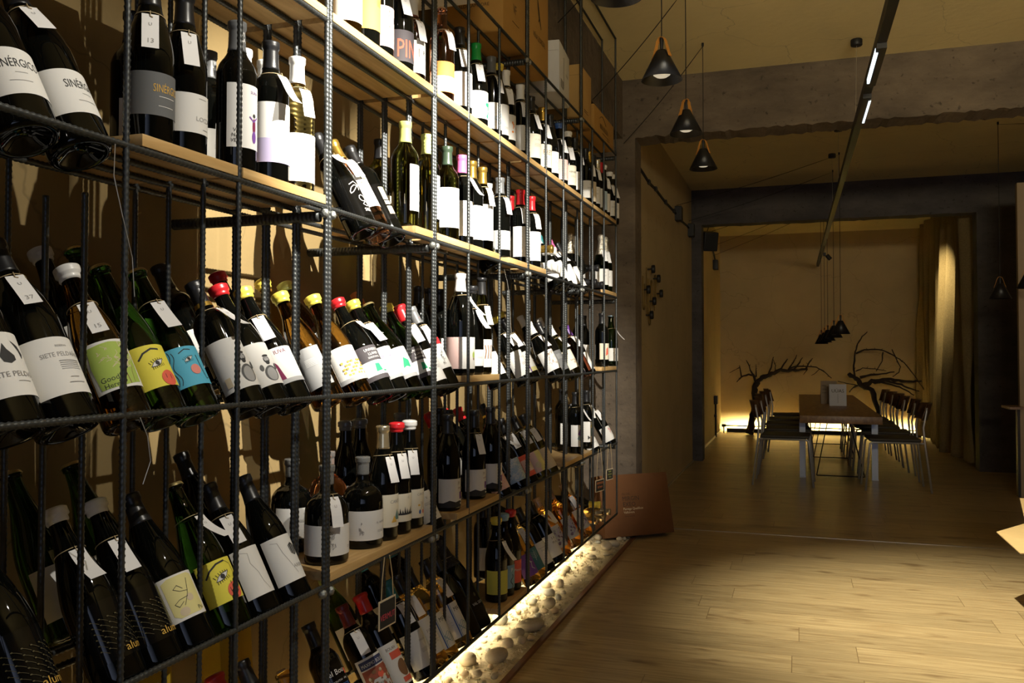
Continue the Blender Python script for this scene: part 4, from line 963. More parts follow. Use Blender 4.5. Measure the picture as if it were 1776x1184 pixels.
 ("D","s",-1.05,2.767,0,"bu","black","foil_black","pw","t",-34),
 ("D","s",-1.208,2.834,2,"bu","black","foil_black","w","0",-30),
 ("D","s",-1.05,2.936,0,"bu","black","foil_black","pw","0",-34),
 ("D","l",-1.192,3.02,1,"bo","black","wax_redlong","w","0",0),
 ("D","l",-1.042,3.06,0,"bu","black","foil_black","pinkmap","t",-40),
 ("D","l",-1.192,3.167,1,"bo","black","wax_redlong","w","0",0),
 ("D","l",-1.042,3.28,0,"bu","black","foil_black","blueswirl","tl",-40),
 ("D","l",-1.192,3.313,1,"bo","black","wax_redlong","w","0",0),
 ("D","l",-1.04,3.407,0,"bo","black","foil_black","red","t",-40),
 ("D","l",-1.04,3.576,0,"bo","olive","foil_black","yellowpatch","t",-40),
 ("D","l",-1.192,3.595,1,"bo","black","foil_goldband","w","0",-35),
 ("D","l",-1.04,3.72,0,"bo","olive","foil_goldband","greypaper","t",-40),
 ("D","s",-1.047,4.175,0,"bo","black","foil_black","bluepurple","tl",-42),
 ("D","s",-1.127,4.265,1,"bo","black","foil_black","bluepurple","0",-40),
 ("D","s",-1.047,4.409,0,"bo","black","foil_black","yellowblue","t",-42),
 ("D","s",-1.208,4.523,2,"bo","black","foil_black","w","0",-40),
 ("D","l",-1.04,4.588,0,"bo","black","foil_black","w_low","t",-42),
 ("D","l",-1.04,5.021,0,"bo","black","foil_black","redwhite","t",-42),
 ("E","l",-1.042,1.309,0,"bu","black","foil_black","w","0",-10),
 ("E","l",-1.042,1.451,0,"bu","black","wax_red","w","0",-10),
 ("E","l",-1.042,1.557,0,"bu","black","wax_redlong","w","0",-10),
 ("E","l",-1.042,1.652,0,"bu","black","foil_black","leaflet","0",-20),
 ("E","l",-1.051,1.778,0,"sq","gold","none","yellowcan","0",-20),
 ("E","l",-1.04,1.925,0,"bo","black","foil_black","vermouthdoodle","0",-26),
 ("E","l",-1.04,2.103,0,"bo","black","foil_darkred","maximo","t",-30),
 ("E","l",-1.04,2.2,0,"bo","black","wax_redlong","maximo2","0",-30),
 ("E","l",-1.194,2.25,1,"bu","green","foil_lime","w","0",-20),
 ("E","l",-1.04,2.36,0,"bo","black","foil_teal","w_text","t",-30),
 ("E","l",-1.04,2.44,0,"bo","gold","foil_black","fosi","t",-30),
 ("E","l",-1.192,2.458,1,"bo","black","foil_teal","w","0",-20),
 ("E","l",-1.04,2.52,0,"bo","gold","foil_black","mat","0",-30),
 ("E","l",-1.04,2.644,0,"bo","gold","foil_black","mat","t",-34),
 ("E","l",-1.192,2.676,1,"bo","black","foil_teal","w","0",-20),
 ("E","l",-1.042,2.726,0,"bu","black","foil_black","none","0",-34),
 ("E","l",-1.048,2.818,0,"mg","black","champblack","valder","s",-36),
 ("E","s",-1.05,2.998,0,"bu","black","wax_yellow","yellow","tl",-36),
 ("E","s",-1.05,3.081,0,"bu","black","wax_blue2","tealp","0",-36),
 ("E","s",-1.05,3.164,0,"bu","black","wax_red","redscript","0",-36),
 ("E","s",-1.208,3.29,2,"bo","black","foil_black","w","0",-30),
 ("E","s",-1.208,3.38,2,"bu","black","wax_red","w","0",-30),
 ("E","l",-1.04,3.438,0,"bo","gold","foil_black","purpleanchor","0",-38),
 ("E","l",-1.04,3.532,0,"bo","gold","foil_black","tealfern","t",-38),
 ("E","l",-1.04,3.656,0,"bo","black","foil_black","whitescript","s",-38),
 ("E","l",-1.192,3.725,1,"bo","black","foil_cork","w","0",-34),
 ("E","l",-1.04,3.819,0,"bo","black","foil_black","sama","tl",-38),
 ("E","l",-1.04,3.942,0,"bo","orange","clear_cap","amethyst","t",-40),
 ("E","l",-1.04,4.171,0,"bo","orange","clear_cap","amethyst","0",-40),
 ("E","l",-1.04,4.402,0,"bo","orange","clear_cap","amethyst","t",-42),
 ("E","h",-1.0,4.487,0,"bo","gold","foil_champagne","none","0",0),
 ("E","h",-1.0,4.527,1,"bo","black","foil_yellow","none","0",0),
 ("E","h",-1.0,4.566,0,"bo","gold","foil_champagne","none","0",0),
 ("E","h",-1.0,4.688,0,"bo","gold","foil_champagne","none","0",0),
 ("E","h",-1.0,4.768,0,"bo","gold","foil_champagne","none","0",0),
]
SHW = {'bo': '', 'bu': '', 'mg': 'large ', 'ch': 'sparkling ', 'sq': 'squat ', 'fl': 'slim ', 'sh': 'short '}
_seq = {}; _desc = []
for b in BOTTLES:
    row, mode, x, y, slot, sh, gl, cap, lab, tg, spin = b
    bay = next(i for i, v in enumerate(BAYX) if y < v)
    k = (row, bay, mode); _seq[k] = _seq.get(k, 0) + 1
    gw = GLASS[gl][0]
    d = {'s': 'upright ', 'l': 'leaning ', 'h': 'lying '}[mode] + SHW[sh] + gw + ' bottle'
    lw = LABELS[lab][0] if lab != 'none' else ''
    cw = cap_info(cap)[2]
    posw = f'{ORD[_seq[k] - 1]} of the {row_words} in bay' if False else ''
    _desc.append((d, lw, cw, row, bay, mode, _seq[k]))
_looks = {}
for q in _desc: _looks[(q[0], q[1], q[2])] = _looks.get((q[0], q[1], q[2]), 0) + 1
def words(s): return len(s.split())
for b, q in zip(BOTTLES, _desc):
    d, lw, cw, row, bay, mode, n = q
    rw = ROWNAME[row]; st = {'s': 'upright', 'l': 'leaning', 'h': 'lying'}[mode]
    if _looks[(d, lw, cw)] == 1 and lw != 'plain white label':
        s = d + (', ' + lw if lw else '') + (', ' + cw if cw else '')
        if words(s) + 5 <= 16: s += f' in the {rw}'
        elif words(s) > 16: s = d + ', ' + lw
        if words(s) > 16: s = ' '.join(s.split()[:16])
    else:
        loc = f'{ORD[n - 1]} {st} of {BAYN[bay]} bay, {rw}'
        d2 = d.replace(st + ' ', '', 1)
        s = d2 + (', ' + lw if lw else '') + (', ' + cw if cw else '') + ', ' + loc
        if words(s) > 16 and cw: s = d2 + (', ' + lw if lw else '') + ', ' + loc
        if words(s) > 16: s = d2 + ', ' + loc
    bottle(*b, s)
# ------------------------------------------------------------------ stones, LED profile and floor edge
M_STONE = [mat('river_stone_%d' % i, c, 0.8, noise=0.18, nscale=18, bump=0.25, bscale=40) for i, c in enumerate([(.52, .44, .31), (.46, .40, .29), (.38, .36, .30), (.58, .50, .36), (.50, .38, .24)])]
M_GRIT = mat('sandy_grit', (.50, .42, .28), 0.9, noise=0.25, nscale=60, bump=0.6, bscale=90)
M_TRIM = mat('brown_edge_trim', (.16, .07, .035), 0.45)
struct(MB().box(-1.035, -1.012, -1.0, 5.76, Z0, Z0 + 0.012).build('trim_2', M_TRIM))
rnd = random.Random(11)
def stone_mesh(seed):
    r = random.Random(seed); bm = bmesh.new(); bmesh.ops.create_icosphere(bm, subdivisions=3, radius=0.5)
    ph = [(Vector((r.uniform(-1, 1), r.uniform(-1, 1), r.uniform(-1, 1))).normalized(), r.uniform(.03, .14)) for _ in range(7)]
    for v in bm.verts:
        n = v.co.normalized(); d = 1.0
        for a, s in ph: d -= s * max(0, n.dot(a)) ** 3
        v.co = n * 0.5 * d
    me = bpy.data.meshes.new('river_stone'); bm.to_mesh(me); bm.free()
    me.materials.append(M_STONE[seed % 5]); me.polygons.foreach_set('use_smooth', [True] * len(me.polygons)); return me
SM = [stone_mesh(i) for i in range(10)]
placed = []
def stone(x, y, w, hr):
    w = w * 1.12; d = w * rnd.uniform(.72, .95); h = w * max(.5, hr) * .85
    o = bpy.data.objects.new('river_stone', SM[rnd.randrange(10)]); C.objects.link(o)
    o.scale = (d, w, h); o.rotation_euler = (R(rnd.uniform(-9, 9)), R(rnd.uniform(-9, 9)), R(rnd.uniform(-40, 40)))
    o.location = (x, y, Z0 + 0.012 + h * .40); placed.append((x, y, w)); tag(o, STONE_LABEL, 'stone', 'river stones under the rack')
STONE_LABEL = 'pale rounded river stone in the lit gravel bed beneath the rack'
BIG = [(-1.115,5.198,.083,.7),(-1.15,4.948,.064,.5),(-1.08,5.052,.049,.5),(-1.103,4.676,.053,.57),(-1.171,4.136,.06,.67),(-1.158,4.281,.055,1),(-1.11,4.17,.033,.8),(-1.11,4.076,.033,1),(-1.117,3.945,.057,1),(-1.105,3.591,.127,.41),(-1.128,3.477,.067,.75),(-1.085,3.416,.044,1),(-1.125,3.345,.059,.82),(-1.115,3.192,.097,.63),(-1.211,3.125,.09,.67),(-1.131,3.009,.043,.78),(-1.065,3.017,.029,1),(-1.18,3.008,.039,.62),(-1.111,3.85,.037,.67),(-1.07,3.867,.05,.62),(-1.085,5.299,.077,.67),(-1.085,5.467,.044,.8),(-1.124,3.776,.036,.67),(-1.06,3.464,.033,.83),(-1.236,4.996,.056,.71),(-1.254,5.3,.051,.67),(-1.06,5.503,.035,.75)]
for s in BIG: stone(*s)
tries = 0
while len(placed) < 108 and tries < 6000:
    tries += 1
    y = rnd.uniform(1.9, 5.66); x = rnd.uniform(-1.36, -1.06); w = rnd.choice((.022, .026, .03, .038, .048, .06, .075))
    if x + w * .55 > -1.037: continue
    if all(math.hypot(x - a, y - b) > (w + c) * .56 for a, b, c in placed): stone(x, y, w, rnd.uniform(.5, .8))
# the sandy bed itself with its fine chips: nobody could count them
g = MB(); nx, ny = 22, 380; gv = []
def gz(x, y): return Z0 + 0.004 + 0.012 * (math.sin(7 * y + 3 * x) * .5 + .5) * min(1, (-1.04 - x) / .05) + rnd.uniform(0, .004)
for j in range(ny + 1):
    for i in range(nx + 1):
        x = -1.40 + i * (.365 / nx); y = -0.6 + j * (6.36 / ny); gv.append((x, y, gz(x, y)))
g.add(gv, [(j * (nx + 1) + i, j * (nx + 1) + i + 1, (j + 1) * (nx + 1) + i + 1, (j + 1) * (nx + 1) + i) for j in range(ny) for i in range(nx)])
for _ in range(1500):
    y = rnd.uniform(1.8, 5.7); x = rnd.uniform(-1.38, -1.045); s = rnd.uniform(.003, .010)
    M = Matrix.Translation((x, y, Z0 + .014)) @ Euler((rnd.uniform(0, 3), rnd.uniform(0, 3), rnd.uniform(0, 3))).to_matrix().to_4x4() @ Matrix.Diagonal((s, s * rnd.uniform(.6, 1.4), s * rnd.uniform(.5, .9), 1))
    v = [M @ Vector(p) for p in ((1, 0, 0), (-1, .1, 0), (0, 1, .1), (.1, -1, 0), (0, .1, 1), (0, 0, -1))]
    g.add(v, [(0, 2, 4), (2, 1, 4), (1, 3, 4), (3, 0, 4), (2, 0, 5), (1, 2, 5), (3, 1, 5), (0, 3, 5)])
go = g.build('gravel', M_GRIT)
tag(go, 'sandy grit and fine stone chips filling the bed under the rack', 'gravel', None, 'stuff')

M_LED = mat('led_diffuser_glow', (1.0, .87, .58), 0.5, emit=34.0)
M_LEDB = mat('wall_led_glow', (1.0, .86, .46), 0.5, emit=300.0)
led = tag(thing('led_light_bar', (-1.275, 0.6, -1.075)), 'glowing warm white light bar under the lowest rack level', 'light strip')
MB().box(-.024, .024, 0, 4.6, .005, .011).box(-.024, -.0212, 0, 4.6, -.022, .005).box(.0212, .024, 0, 4.6, -.022, .005).box(-.12, -.024, .3, .32, .003, .009).box(-.12, -.024, 2.2, 2.22, .003, .009).box(-.12, -.024, 4.2, 4.22, .003, .009).build('housing', M_ALU, led)
MB().box(-.021, .021, .01, 4.59, -.006, .0048, bev=.002).build('diffuser', M_LED, led)

# ------------------------------------------------------------------ cartons on the top of the rack
def card(n, c): return mat('cardboard_' + n, c, 0.85, noise=0.07, nscale=25, bump=0.05, bscale=300)
K_OCH = card('ochre', (.42, .23, .055)); K_BRN = card('brown', (.22, .10, .035)); K_WHT = card('white', (.62, .62, .62)); K_TAN = card('tan', (.46, .28, .09)); K_FLAP = card('kraft', (.50, .36, .17)); K_FLOOR = card('chestnut', (.15, .062, .020))
M_PRINT = mat('dark_print', (.04, .025, .012), 0.8); M_PALE = mat('pale_print', (.62, .50, .32), 0.8)
TOPZ = LEV['A2'] + .0064
def carton(name, loc, rz, d, w, h, m, label, prints=(), lean=0.0, lid=True):
    """box with its front on local x=0, running to -x; width along y"""
    o = thing(name, loc); o.rotation_euler = (0, lean, rz)
    auto_smooth(MB().box(-d, 0, -w / 2, w / 2, 0, h, bev=.003).build('carton_body', m, o))
    if lid:
        MB().box(-d * .5 - .002, -d * .5 + .002, -w / 2 - .0006, w / 2 + .0006, h - .0002, h + .0008).build('lid_seam', M_PRINT, o)
        mb = MB(); mb.box(-d + .004, -.004, -w / 2 - .0009, -w / 2, h * .80, h * .802); mb.build('flap_edge', M_PRINT, o)
    for i, (kind, *a) in enumerate(prints):
        mb = MB()
        if kind == 'text':
            s, y, z, size, mm = a[:5]; sx = a[5] if len(a) > 5 else 1
            v, f = text_tris(s, size, sx); mb.add([(.0012, y + p, z + q) for p, q in v], f); mb.build('printed_lettering', mm, o)
        elif kind == 'sidetext':
            s, x, z, size, mm = a[:5]; v, f = text_tris(s, size); mb.add([(x + p, -w / 2 - .0012, z + q) for p, q in v], f); mb.build('printed_lettering', mm, o)
        elif kind == 'poly':
            pts, mm = a; mb.add([(.0012, y, z) for y, z in pts], [tuple(range(len(pts)))]); mb.build('printed_mark', mm, o)
        elif kind == 'lines':
            segs, wd, mm = a
            for p in segs: mb.tube([(.0006, y, z) for y, z in p], wd, 4)
            mb.build('printed_drawing', mm, o)
    return tag(o, label, 'carton', 'cartons on the top of the rack')
r9 = random.Random(5)
carton('carton', (-1.004, 2.50, TOPZ), 0, .215, .36, .22, K_WHT, 'white carton on the rack top, nearest the camera', [('text', 'ROIG', .10, .03, .03, M_PRINT)])
vine = [[(-.09 + .02 * k + r9.uniform(-.02, .02), .24 + r9.uniform(-.05, .05)) for _ in range(4)] for k in range(10)]
carton('carton', (-1.004, 3.075, TOPZ), 0, .235, .27, .38, K_OCH, 'ochre carton with line drawing, second from left on the rack top', [('text', 'VF', .0, .11, .05, M_PRINT, .7), ('lines', [[(-.03, .075), (.05, .075)]], .001, M_PRINT), ('lines', vine, .0016, M_PRINT), ('sidetext', 'VALDELAMADRE', -.12, .10, .018, M_PRINT)])
bird = [(-.03, .30), (-.022, .295), (-.004, .255), (.012, .215), (.03, .178), (.024, .175), (.002, .205), (-.010, .195), (-.014, .197), (-.006, .212), (-.022, .25)]
carton('carton', (-1.004, 3.40, TOPZ), 0, .21, .275, .37, K_OCH, 'ochre carton printed with a dark perched bird', [('poly', bird, M_PRINT), ('text', 'VIÑA ZORZAL', .0, .115, .032, M_PRINT, .85)])
carton('carton', (-1.012, 3.84, TOPZ), R(5), .20, .27, .235, K_WHT, 'white carton with small print between the bird carton and the leaning one', [('text', 'FRAGIL', .06, .12, .016, M_PRINT)] + [('lines', [[(-.1, .07 - .008 * k), (-.03 + .01 * (k % 2), .07 - .008 * k)] for k in range(5)], .0012, M_PRINT), ('lines', [[(-.02, .19), (-.02, .05)]], .001, M_PRINT)])
carton('carton', (-1.010, 4.258, TOPZ), 0, .19, .24, .265, K_TAN, 'tan carton behind the fourth post on the rack top', [('lines', [[(-.04, .05), (.05, .05)], [(-.04, .06), (.03, .06)]], .0012, M_PRINT)])
mtn = [[(-.12, .10), (-.09, .115), (-.05, .125), (-.01, .115), (.04, .095)]]
carton('carton', (-1.004, 4.67, TOPZ), 0, .14, .50, .145, K_OCH, 'low ochre carton with mountain outline at the far end', [('lines', mtn, .0016, M_PRINT), ('text', 'BERA IRUDIN', -.01, .05, .038, M_PRINT, .9), ('lines', [[(-.05, .035), (.13, .035)], [(.06, .024), (.13, .024)]], .001, M_PRINT)])

# the big carton leaning on the floor past the rack
fc = thing('floor_carton', (-1.165, 5.43, -1.170)); fc.rotation_euler = (0, R(-14), R(-48))
# local: front face plane x=0 facing +x; width along +y
auto_smooth(MB().box(-.12, 0, 0, .52, 0, .395, bev=.003).build('carton_body', K_FLOOR, fc))
def fprint(s, y, z, size, m, sx=1.0):
    v, f = text_tris(s, size, sx, 'LEFT'); MB().add([(.0012, y + p, z + q) for p, q in v], f).build('printed_lettering', m, fc)
fprint('OLI DEL', .155, .262, .018, M_PRINT); fprint('MIRGIN', .155, .225, .040, M_PRINT, .95); fprint('EXEO', .155, .188, .040, M_PRINT, .95)
fprint('Paratge Qualificat', .155, .166, .021, M_PALE); fprint('Vallcirera', .155, .144, .021, M_PALE); fprint('Gran reserva', .16, .122, .014, M_PRINT)
MB().box(-.062, -.058, .004, .516, .3952, .3962).build('lid_seam', M_PRINT, fc)
tag(fc, 'large chestnut brown carton standing on the floor against the pillar', 'carton')

# chalk price signs hung on the rack
M_CHALK = mat('chalkboard', (.018, .018, .018), 0.7); M_FRAME = mat('cream_frame', (.62, .52, .36), 0.7)
def sign(loc, w, h, rz, lines, up, label, halo=.05, roll=0.0):
    o = thing('price_sign', loc); o.rotation_euler = (roll, 0, rz)
    MB().box(-.0025, 0, -w / 2, w / 2, -h / 2, h / 2).build('board', M_FRAME, o)
    MB().box(0, .0006, -w / 2 + .004, w / 2 - .004, -h / 2 + .004, h / 2 - .004).build('slate', M_CHALK, o)
    for s, z, size, c in lines:
        v, f = text_tris(s, size, .9); MB().add([(.0010, p, z + q) for p, q in v], f).build('chalk_lettering', mat('chalk_' + c, COL[c], .8), o)
    for s in (-1, 1): MB().tube([(-.001, s * w * .36, h / 2 - .003), (-.001, s * w * .30, h / 2 + up * .5), (-.002, s * halo * .25, h / 2 + up)], .0013, 6).build('twine', M_TWINE, o)
    return tag(o, label, 'price sign', 'price signs hung on the rack')
COL['redchalk'] = (.62, .06, .10); COL['orangechalk'] = (.72, .24, .08)
sign((-.985, 4.45, -.685), .098, .062, R(-14), [('ESPUMOSOS', .008, .0155, 'orangechalk'), ('DE Manfri', -.012, .0155, 'orangechalk')], .16, 'black price sign with orange writing, hung at the far end of the rack')
sign((-.992, 4.735, -.665), .082, .060, R(-14), [('BLANC', .012, .013, 'lime'), ('ESPUMOS', -.003, .013, 'lime'), ('ITALIA', -.018, .013, 'lime')], .138, 'black price sign with green writing beside the end post')
sign((-.985, 1.985, -.650), .082, .072, R(-4), [('VERMUT', -.014, .021, 'redchalk')], .105, 'black price sign with red writing hung under the wide oak board')

# yellow gift cartons at the back of the bottom row
for i, (y, lean, lab) in enumerate([(1.22, 14, 'yellow carton behind bottles, nearest in the bottom row'), (1.50, 18, 'yellow carton behind bottles in the bottom row, beside the first post'), (1.78, 16, 'yellow carton in the bottom row behind the vermouth bottles')]):
    o = thing('gift_carton', (-1.305, y, LEV['E'] + .008)); o.rotation_euler = (R(lean * .3), 0, 0)
    auto_smooth(MB().box(-.035, .035, -.06, .06, 0, .30, bev=.002).build('carton_body', card('yellow', (.55, .36, .02)), o)); tag(o, lab, 'carton', 'yellow cartons in the bottom row')
    MB().box(.0352, .036, -.03, .03, .12, .13).build('printed_mark', M_PRINT, o)

# loose clear wires hanging on the rack
M_WIRE = mat('fine_wire', (.55, .52, .45), 0.3, 0.6)
for i, (pts, lab) in enumerate([([(-.985, 1.055, .32), (-.982, 1.05, .27), (-.981, 1.068, .21), (-.982, 1.09, .15), (-.986, 1.10, .09)], 'thin loose wire hanging below the first oak board of the second row'), ([(-.986, 1.115, -.10), (-.98, 1.125, -.13), (-.978, 1.13, -.17), (-.982, 1.118, -.205)], 'thin wire hanging below the lime tree label in the third row'),
    ([(-.985, 1.16, -.53), (-.98, 1.12, -.58), (-.978, 1.085, -.68), (-.98, 1.10, -.78), (-.982, 1.105, -.88)], 'thin wire hanging down over the gold vine label'), ([(-.986, 2.90, .30), (-.983, 2.93, .25), (-.985, 2.96, .19), (-.986, 2.97, .12), (-.984, 2.98, .04)], 'thin wire hanging from the second row near the third post')]):
    tag(MB().tube(pts, .0007, 5).build('loose_wire', M_WIRE), lab, 'wire', 'loose wires on the rack')

# ------------------------------------------------------------------ pendant lamps
M_SHADE = mat('black_lamp_shade', (.010, .010, .011), 0.32, bump=0.1, bscale=500); M_SHIN = mat('lamp_shade_inside', (.012, .012, .015), 0.6)
M_STRAP = mat('tan_leather', (.62, .27, .05), 0.6); M_BULB = mat('lamp_diffuser', (.9, .82, .62), 0.4, emit=0.45)
RS = .0825; HS = .122
shade_me = MB().lathe([(.016, HS), (.020, HS - .001), (.024, HS - .006), (RS, 0), (RS - .0012, 0), (.0228, HS - .008), (.015, HS - .003)], 40).mesh('lamp_shade', [M_SHADE, M_SHIN], True)
bulb_me = MB().lathe([(.0, .012), (.022, .014), (.034, .022), (.037, .034), (.032, .050), (.020, .085), (.016, .110)], 20).mesh('bulb', M_BULB, True)
strap_mb = MB()
for s in (-1, 1):
    p = [(0.0, s * .043, HS - .032), (0, s * .032, HS - .004), (0, s * .021, HS + .034), (0, s * .012, HS + .050), (0, 0, HS + .054)]
    for a, b in zip(p, p[1:]):
        v = [(x, a[1], a[2]) for x in (-.011, .011)] + [(x, b[1], b[2]) for x in (-.008, .008)]
        n = Vector((0, b[2] - a[2], -(b[1] - a[1]))).normalized() * .0016
        v += [(q[0], q[1] + n[1], q[2] + n[2]) for q in v]
        strap_mb.add(v, [(0, 1, 3, 2), (4, 6, 7, 5), (0, 4, 5, 1), (2, 3, 7, 6), (0, 2, 6, 4), (1, 5, 7, 3)])
strap_me = strap_mb.mesh('strap', M_STRAP)
knob_me = MB().lathe([(0, HS + .054), (.007, HS + .052), (.009, HS + .046), (.007, HS + .020), (.006, HS)], 14).mesh('cable_grip', M_BLACK, True)
hook_me = MB().lathe([(0, -.022), (.005, -.022), (.007, -.016), (.007, 0), (0, 0)], 12).mesh('ceiling_hook', M_BLACK, True)
def pendant(x, y, z, rz, label, group, swag=None):
    o = thing('pendant_lamp', (x, y, z), R(rz))
    for n, me in (('lamp_shade', shade_me), ('bulb', bulb_me), ('strap', strap_me), ('cable_grip', knob_me)):
        p = bpy.data.objects.new(n, me); C.objects.link(p); p.parent = o
    h = bpy.data.objects.new('ceiling_hook', hook_me); C.objects.link(h); h.parent = o; h.location = (0, 0, ZC - z)
    pts = [(0, 0, HS + .052), (.0008, 0, (HS + ZC - z) / 2), (0, 0, ZC - z - .020)]
    if swag:
        iv = Matrix.Rotation(-R(rz), 3, 'Z'); e = iv @ Vector((swag[0] - x, swag[1] - y, swag[2] - z)); a = Vector(pts[-1])
        for k in range(1, 9):
            t = k / 8; q = a.lerp(e, t); q.z -= .02 * math.sin(math.pi * t); pts.append(tuple(q))
    MB().tube(pts, .0024, 6).build('cord', M_CABLE, o)
    return tag(o, label, 'pendant lamp', group)
G1 = 'cone pendants along the rack'
pendant(-.523, 2.621, 1.105, 62, 'black cone pendant at the top edge, almost wholly out of the frame', G1)
pendant(-.512, 3.482, 1.105, 62, 'largest fully visible black cone pendant, bright tan strap, by the cartons', G1, (-1.10, 4.05, 1.62))
pendant(-.521, 4.357, 1.10, -38, 'middle black cone pendant with tan strap, hung before the beam', G1, (-1.112, 4.86, 1.47))
pendant(-.523, 5.215, 1.10, 72, 'black cone pendant nearest the concrete beam, cord from a visible hook', G1, (-1.10, 5.74, 1.42))
G2 = 'cone pendants over the long table'
for (x, y, z, sw, lab) in [(.377, 8.46, .185, (-1.128, 8.60, 1.469), 'nearest black cone pendant over the long table, tan strap showing'), (.350, 9.25, .165, (-1.128, 9.65, 1.47), 'second nearest black cone pendant in the row over the table'), (.325, 10.30, .150, (-1.148, 11.19, 1.527), 'third of five black cone pendants in the row over the table'), (.310, 10.95, .140, (-1.148, 13.05, 1.61), 'fourth of five black cone pendants in the row over the table'), (.290, 11.6, .130, (-1.148, 12.78, 1.427), 'farthest black cone pendant in the row over the table')]:
    pendant(x, y, z, 70, lab, G2, sw)
G3 = 'cone pendants at the right'
pendant(1.535, 7.74, .44, 75, 'lone black cone pendant in front of the dark right pillar', G3, (3.35, 7.74, 1.80))
pendant(1.70, 7.60, .51, 75, 'black cone pendant cut by the right edge of the photo', G3)

# ------------------------------------------------------------------ the light track
M_MODGLOW = mat('track_module_glow', (.80, .93, 1.0), 0.4, emit=1.6)
tr = tag(thing('light_track', (0.362, 0.2, 1.312), R(.29)), 'long black light track hung from the ceiling down the middle of the room', 'light track')
MB().box(-.019, .019, 0, 13.35, -.018, .03).build('track_profile', M_BLACK, tr)
for y0, y1, sx in ((3.72, 4.16, -1), (4.46, 4.90, 1)):
    MB().box(-.020, .020, y0 - .05, y1 + .05, -.040, -.018).build('light_module', M_BLACK, tr)
    mb = MB()
    for k in range(12):
        a = y0 + (y1 - y0) * k / 12; mb.box(sx * .0155 - .0055, sx * .0155 + .0055, a + .003, a + (y1 - y0) / 12 - .003, -.0425, -.0398)
        mb.box(sx * .0200 - .0012, sx * .0200 + .0012, a + .003, a + (y1 - y0) / 12 - .003, -.040, -.020)
    mb.build('module_lens', M_MODGLOW, tr)
MB().box(-.016+.032, .05, 11.48, 11.54, -.06, -.018).build('spot_bracket', M_BLACK, tr)
MB().lathe([(0, 0), (.026, 0), (.026, -.07), (.018, -.07), (.018, -.06), (0, -.06)], 18, 0, Matrix.Translation((.06, 11.51, -.05)) @ Euler((R(10), R(-40), 0)).to_matrix().to_4x4()).build('spot_head', M_BLACK, tr)
for (x, y) in ((.345, 5.44), (.330, 7.5), (.318, 8.5), (.315, 3.0), (.30, 11.0)):
    cx, cy = x - .362 + .005 * (y - .2), y - .2
    MB().lathe([(0, 0), (.030, 0), (.033, -.004), (.033, -.034), (.030, -.038), (0, -.038)], 24, 0, Matrix.Translation((cx, cy, ZC - 1.312))).build('ceiling_canopy', M_BLACK, tr, True)
    MB().tube([(cx, cy, ZC - 1.312 - .03), (0.0, cy, .03)], .0011, 5).build('suspension_wire', M_WIRE, tr)

# ------------------------------------------------------------------ things on the left wall and far pillar
wc = tag(thing('wall_cable', (-1.12, 6.6, 1.39)), 'black cable with junction boxes sagging along the upper left wall', 'cable')
cp = [(-1.124, 6.30, 1.42), (-1.122, 6.647, 1.395), (-1.122, 6.91, 1.375), (-1.122, 7.25, 1.385), (-1.122, 7.818, 1.37), (-1.122, 8.382, 1.378), (-1.122, 8.595, 1.374), (-1.122, 8.935, 1.366), (-1.122, 9.43, 1.385), (-1.122, 9.63, 1.38)]
MB().tube([Vector(p) - Vector((-1.12, 6.6, 1.39)) for p in cp], .011, 8).build('cable', M_CABLE, wc)
for y, z in ((6.9, 1.378), (7.25, 1.387), (7.82, 1.372), (8.38, 1.38)): MB().box(-.012, .012, -.03, .03, -.018, .018, bev=.004).build('cable_clip', M_BLACK, wc).location = (0, y - 6.6, z - 1.39)
for y, z, w in ((8.57, 1.37, .13), (9.62, 1.35, .12)): 
    b = MB().box(-.015, .055, -w / 2, w / 2, -.12, .02, bev=.006).build('junction_box', M_BLACK, wc); b.location = (0, y - 6.6, z - 1.39 + .06)
jb = tag(thing('junction_box', (-1.15, 12.78, 1.33)), 'small black junction box below the speaker on the far left wall', 'junction box')
auto_smooth(MB().box(0, .07, -.07, .07, -.11, .03, bev=.006).build('box_body', M_BLACK, jb)); MB().tube([(.03, 0, .03), (.03, -.25, .10), (.03, -.6, .16), (.03, -1.1, .20)], .012, 6).build('cable', M_CABLE, jb)
sp = thing('speaker', (-.985, 10.36, 1.33)); sp.rotation_euler = (R(0), R(14), R(-62))
tag(sp, 'black wall speaker tilted down beside the far left pillar', 'speaker')
auto_smooth(MB().box(-.09, .09, -.085, .085, -.11, .11, bev=.012).build('cabinet', M_BLACK, sp)); MB().box(.09, .093, -.075, .075, -.095, .095).build('grille', mat('speaker_grille', (.02, .02, .02), .8), sp)
MB().tube([(-.09, 0, 0), (-.16, .0, .02)], .018, 8).build('bracket', M_BLACK, sp); MB().tube([(-.06, 0, .11), (-.05, .02, .22), (-.06, .02, .34)], .005, 6).build('cable', M_CABLE, sp)
hk = tag(thing('coat_rack', (-1.13, 6.9, .5)), 'brass wire coat rack with six black knobs on the left wall', 'coat rack')
M_BRASS = mat('dull_brass', (.30, .22, .09), 0.4, 0.85)
for y, z in [(6.867, .676), (7.147, .623), (6.637, .497), (7.286, .509), (6.919, .424), (6.778, .307)]:
    M = Matrix.Translation((0, y - 6.9, z - .5)) @ Matrix.Rotation(R(90), 4, 'Y')
    k = MB().lathe([(.006, .0), (.006, .035)], 8, 0, M).lathe([(0, .034), (.030, .034), (.033, .038), (.033, .056), (.030, .060), (0, .060)], 20, 0, M).build('knob', M_BLACK, hk, True)
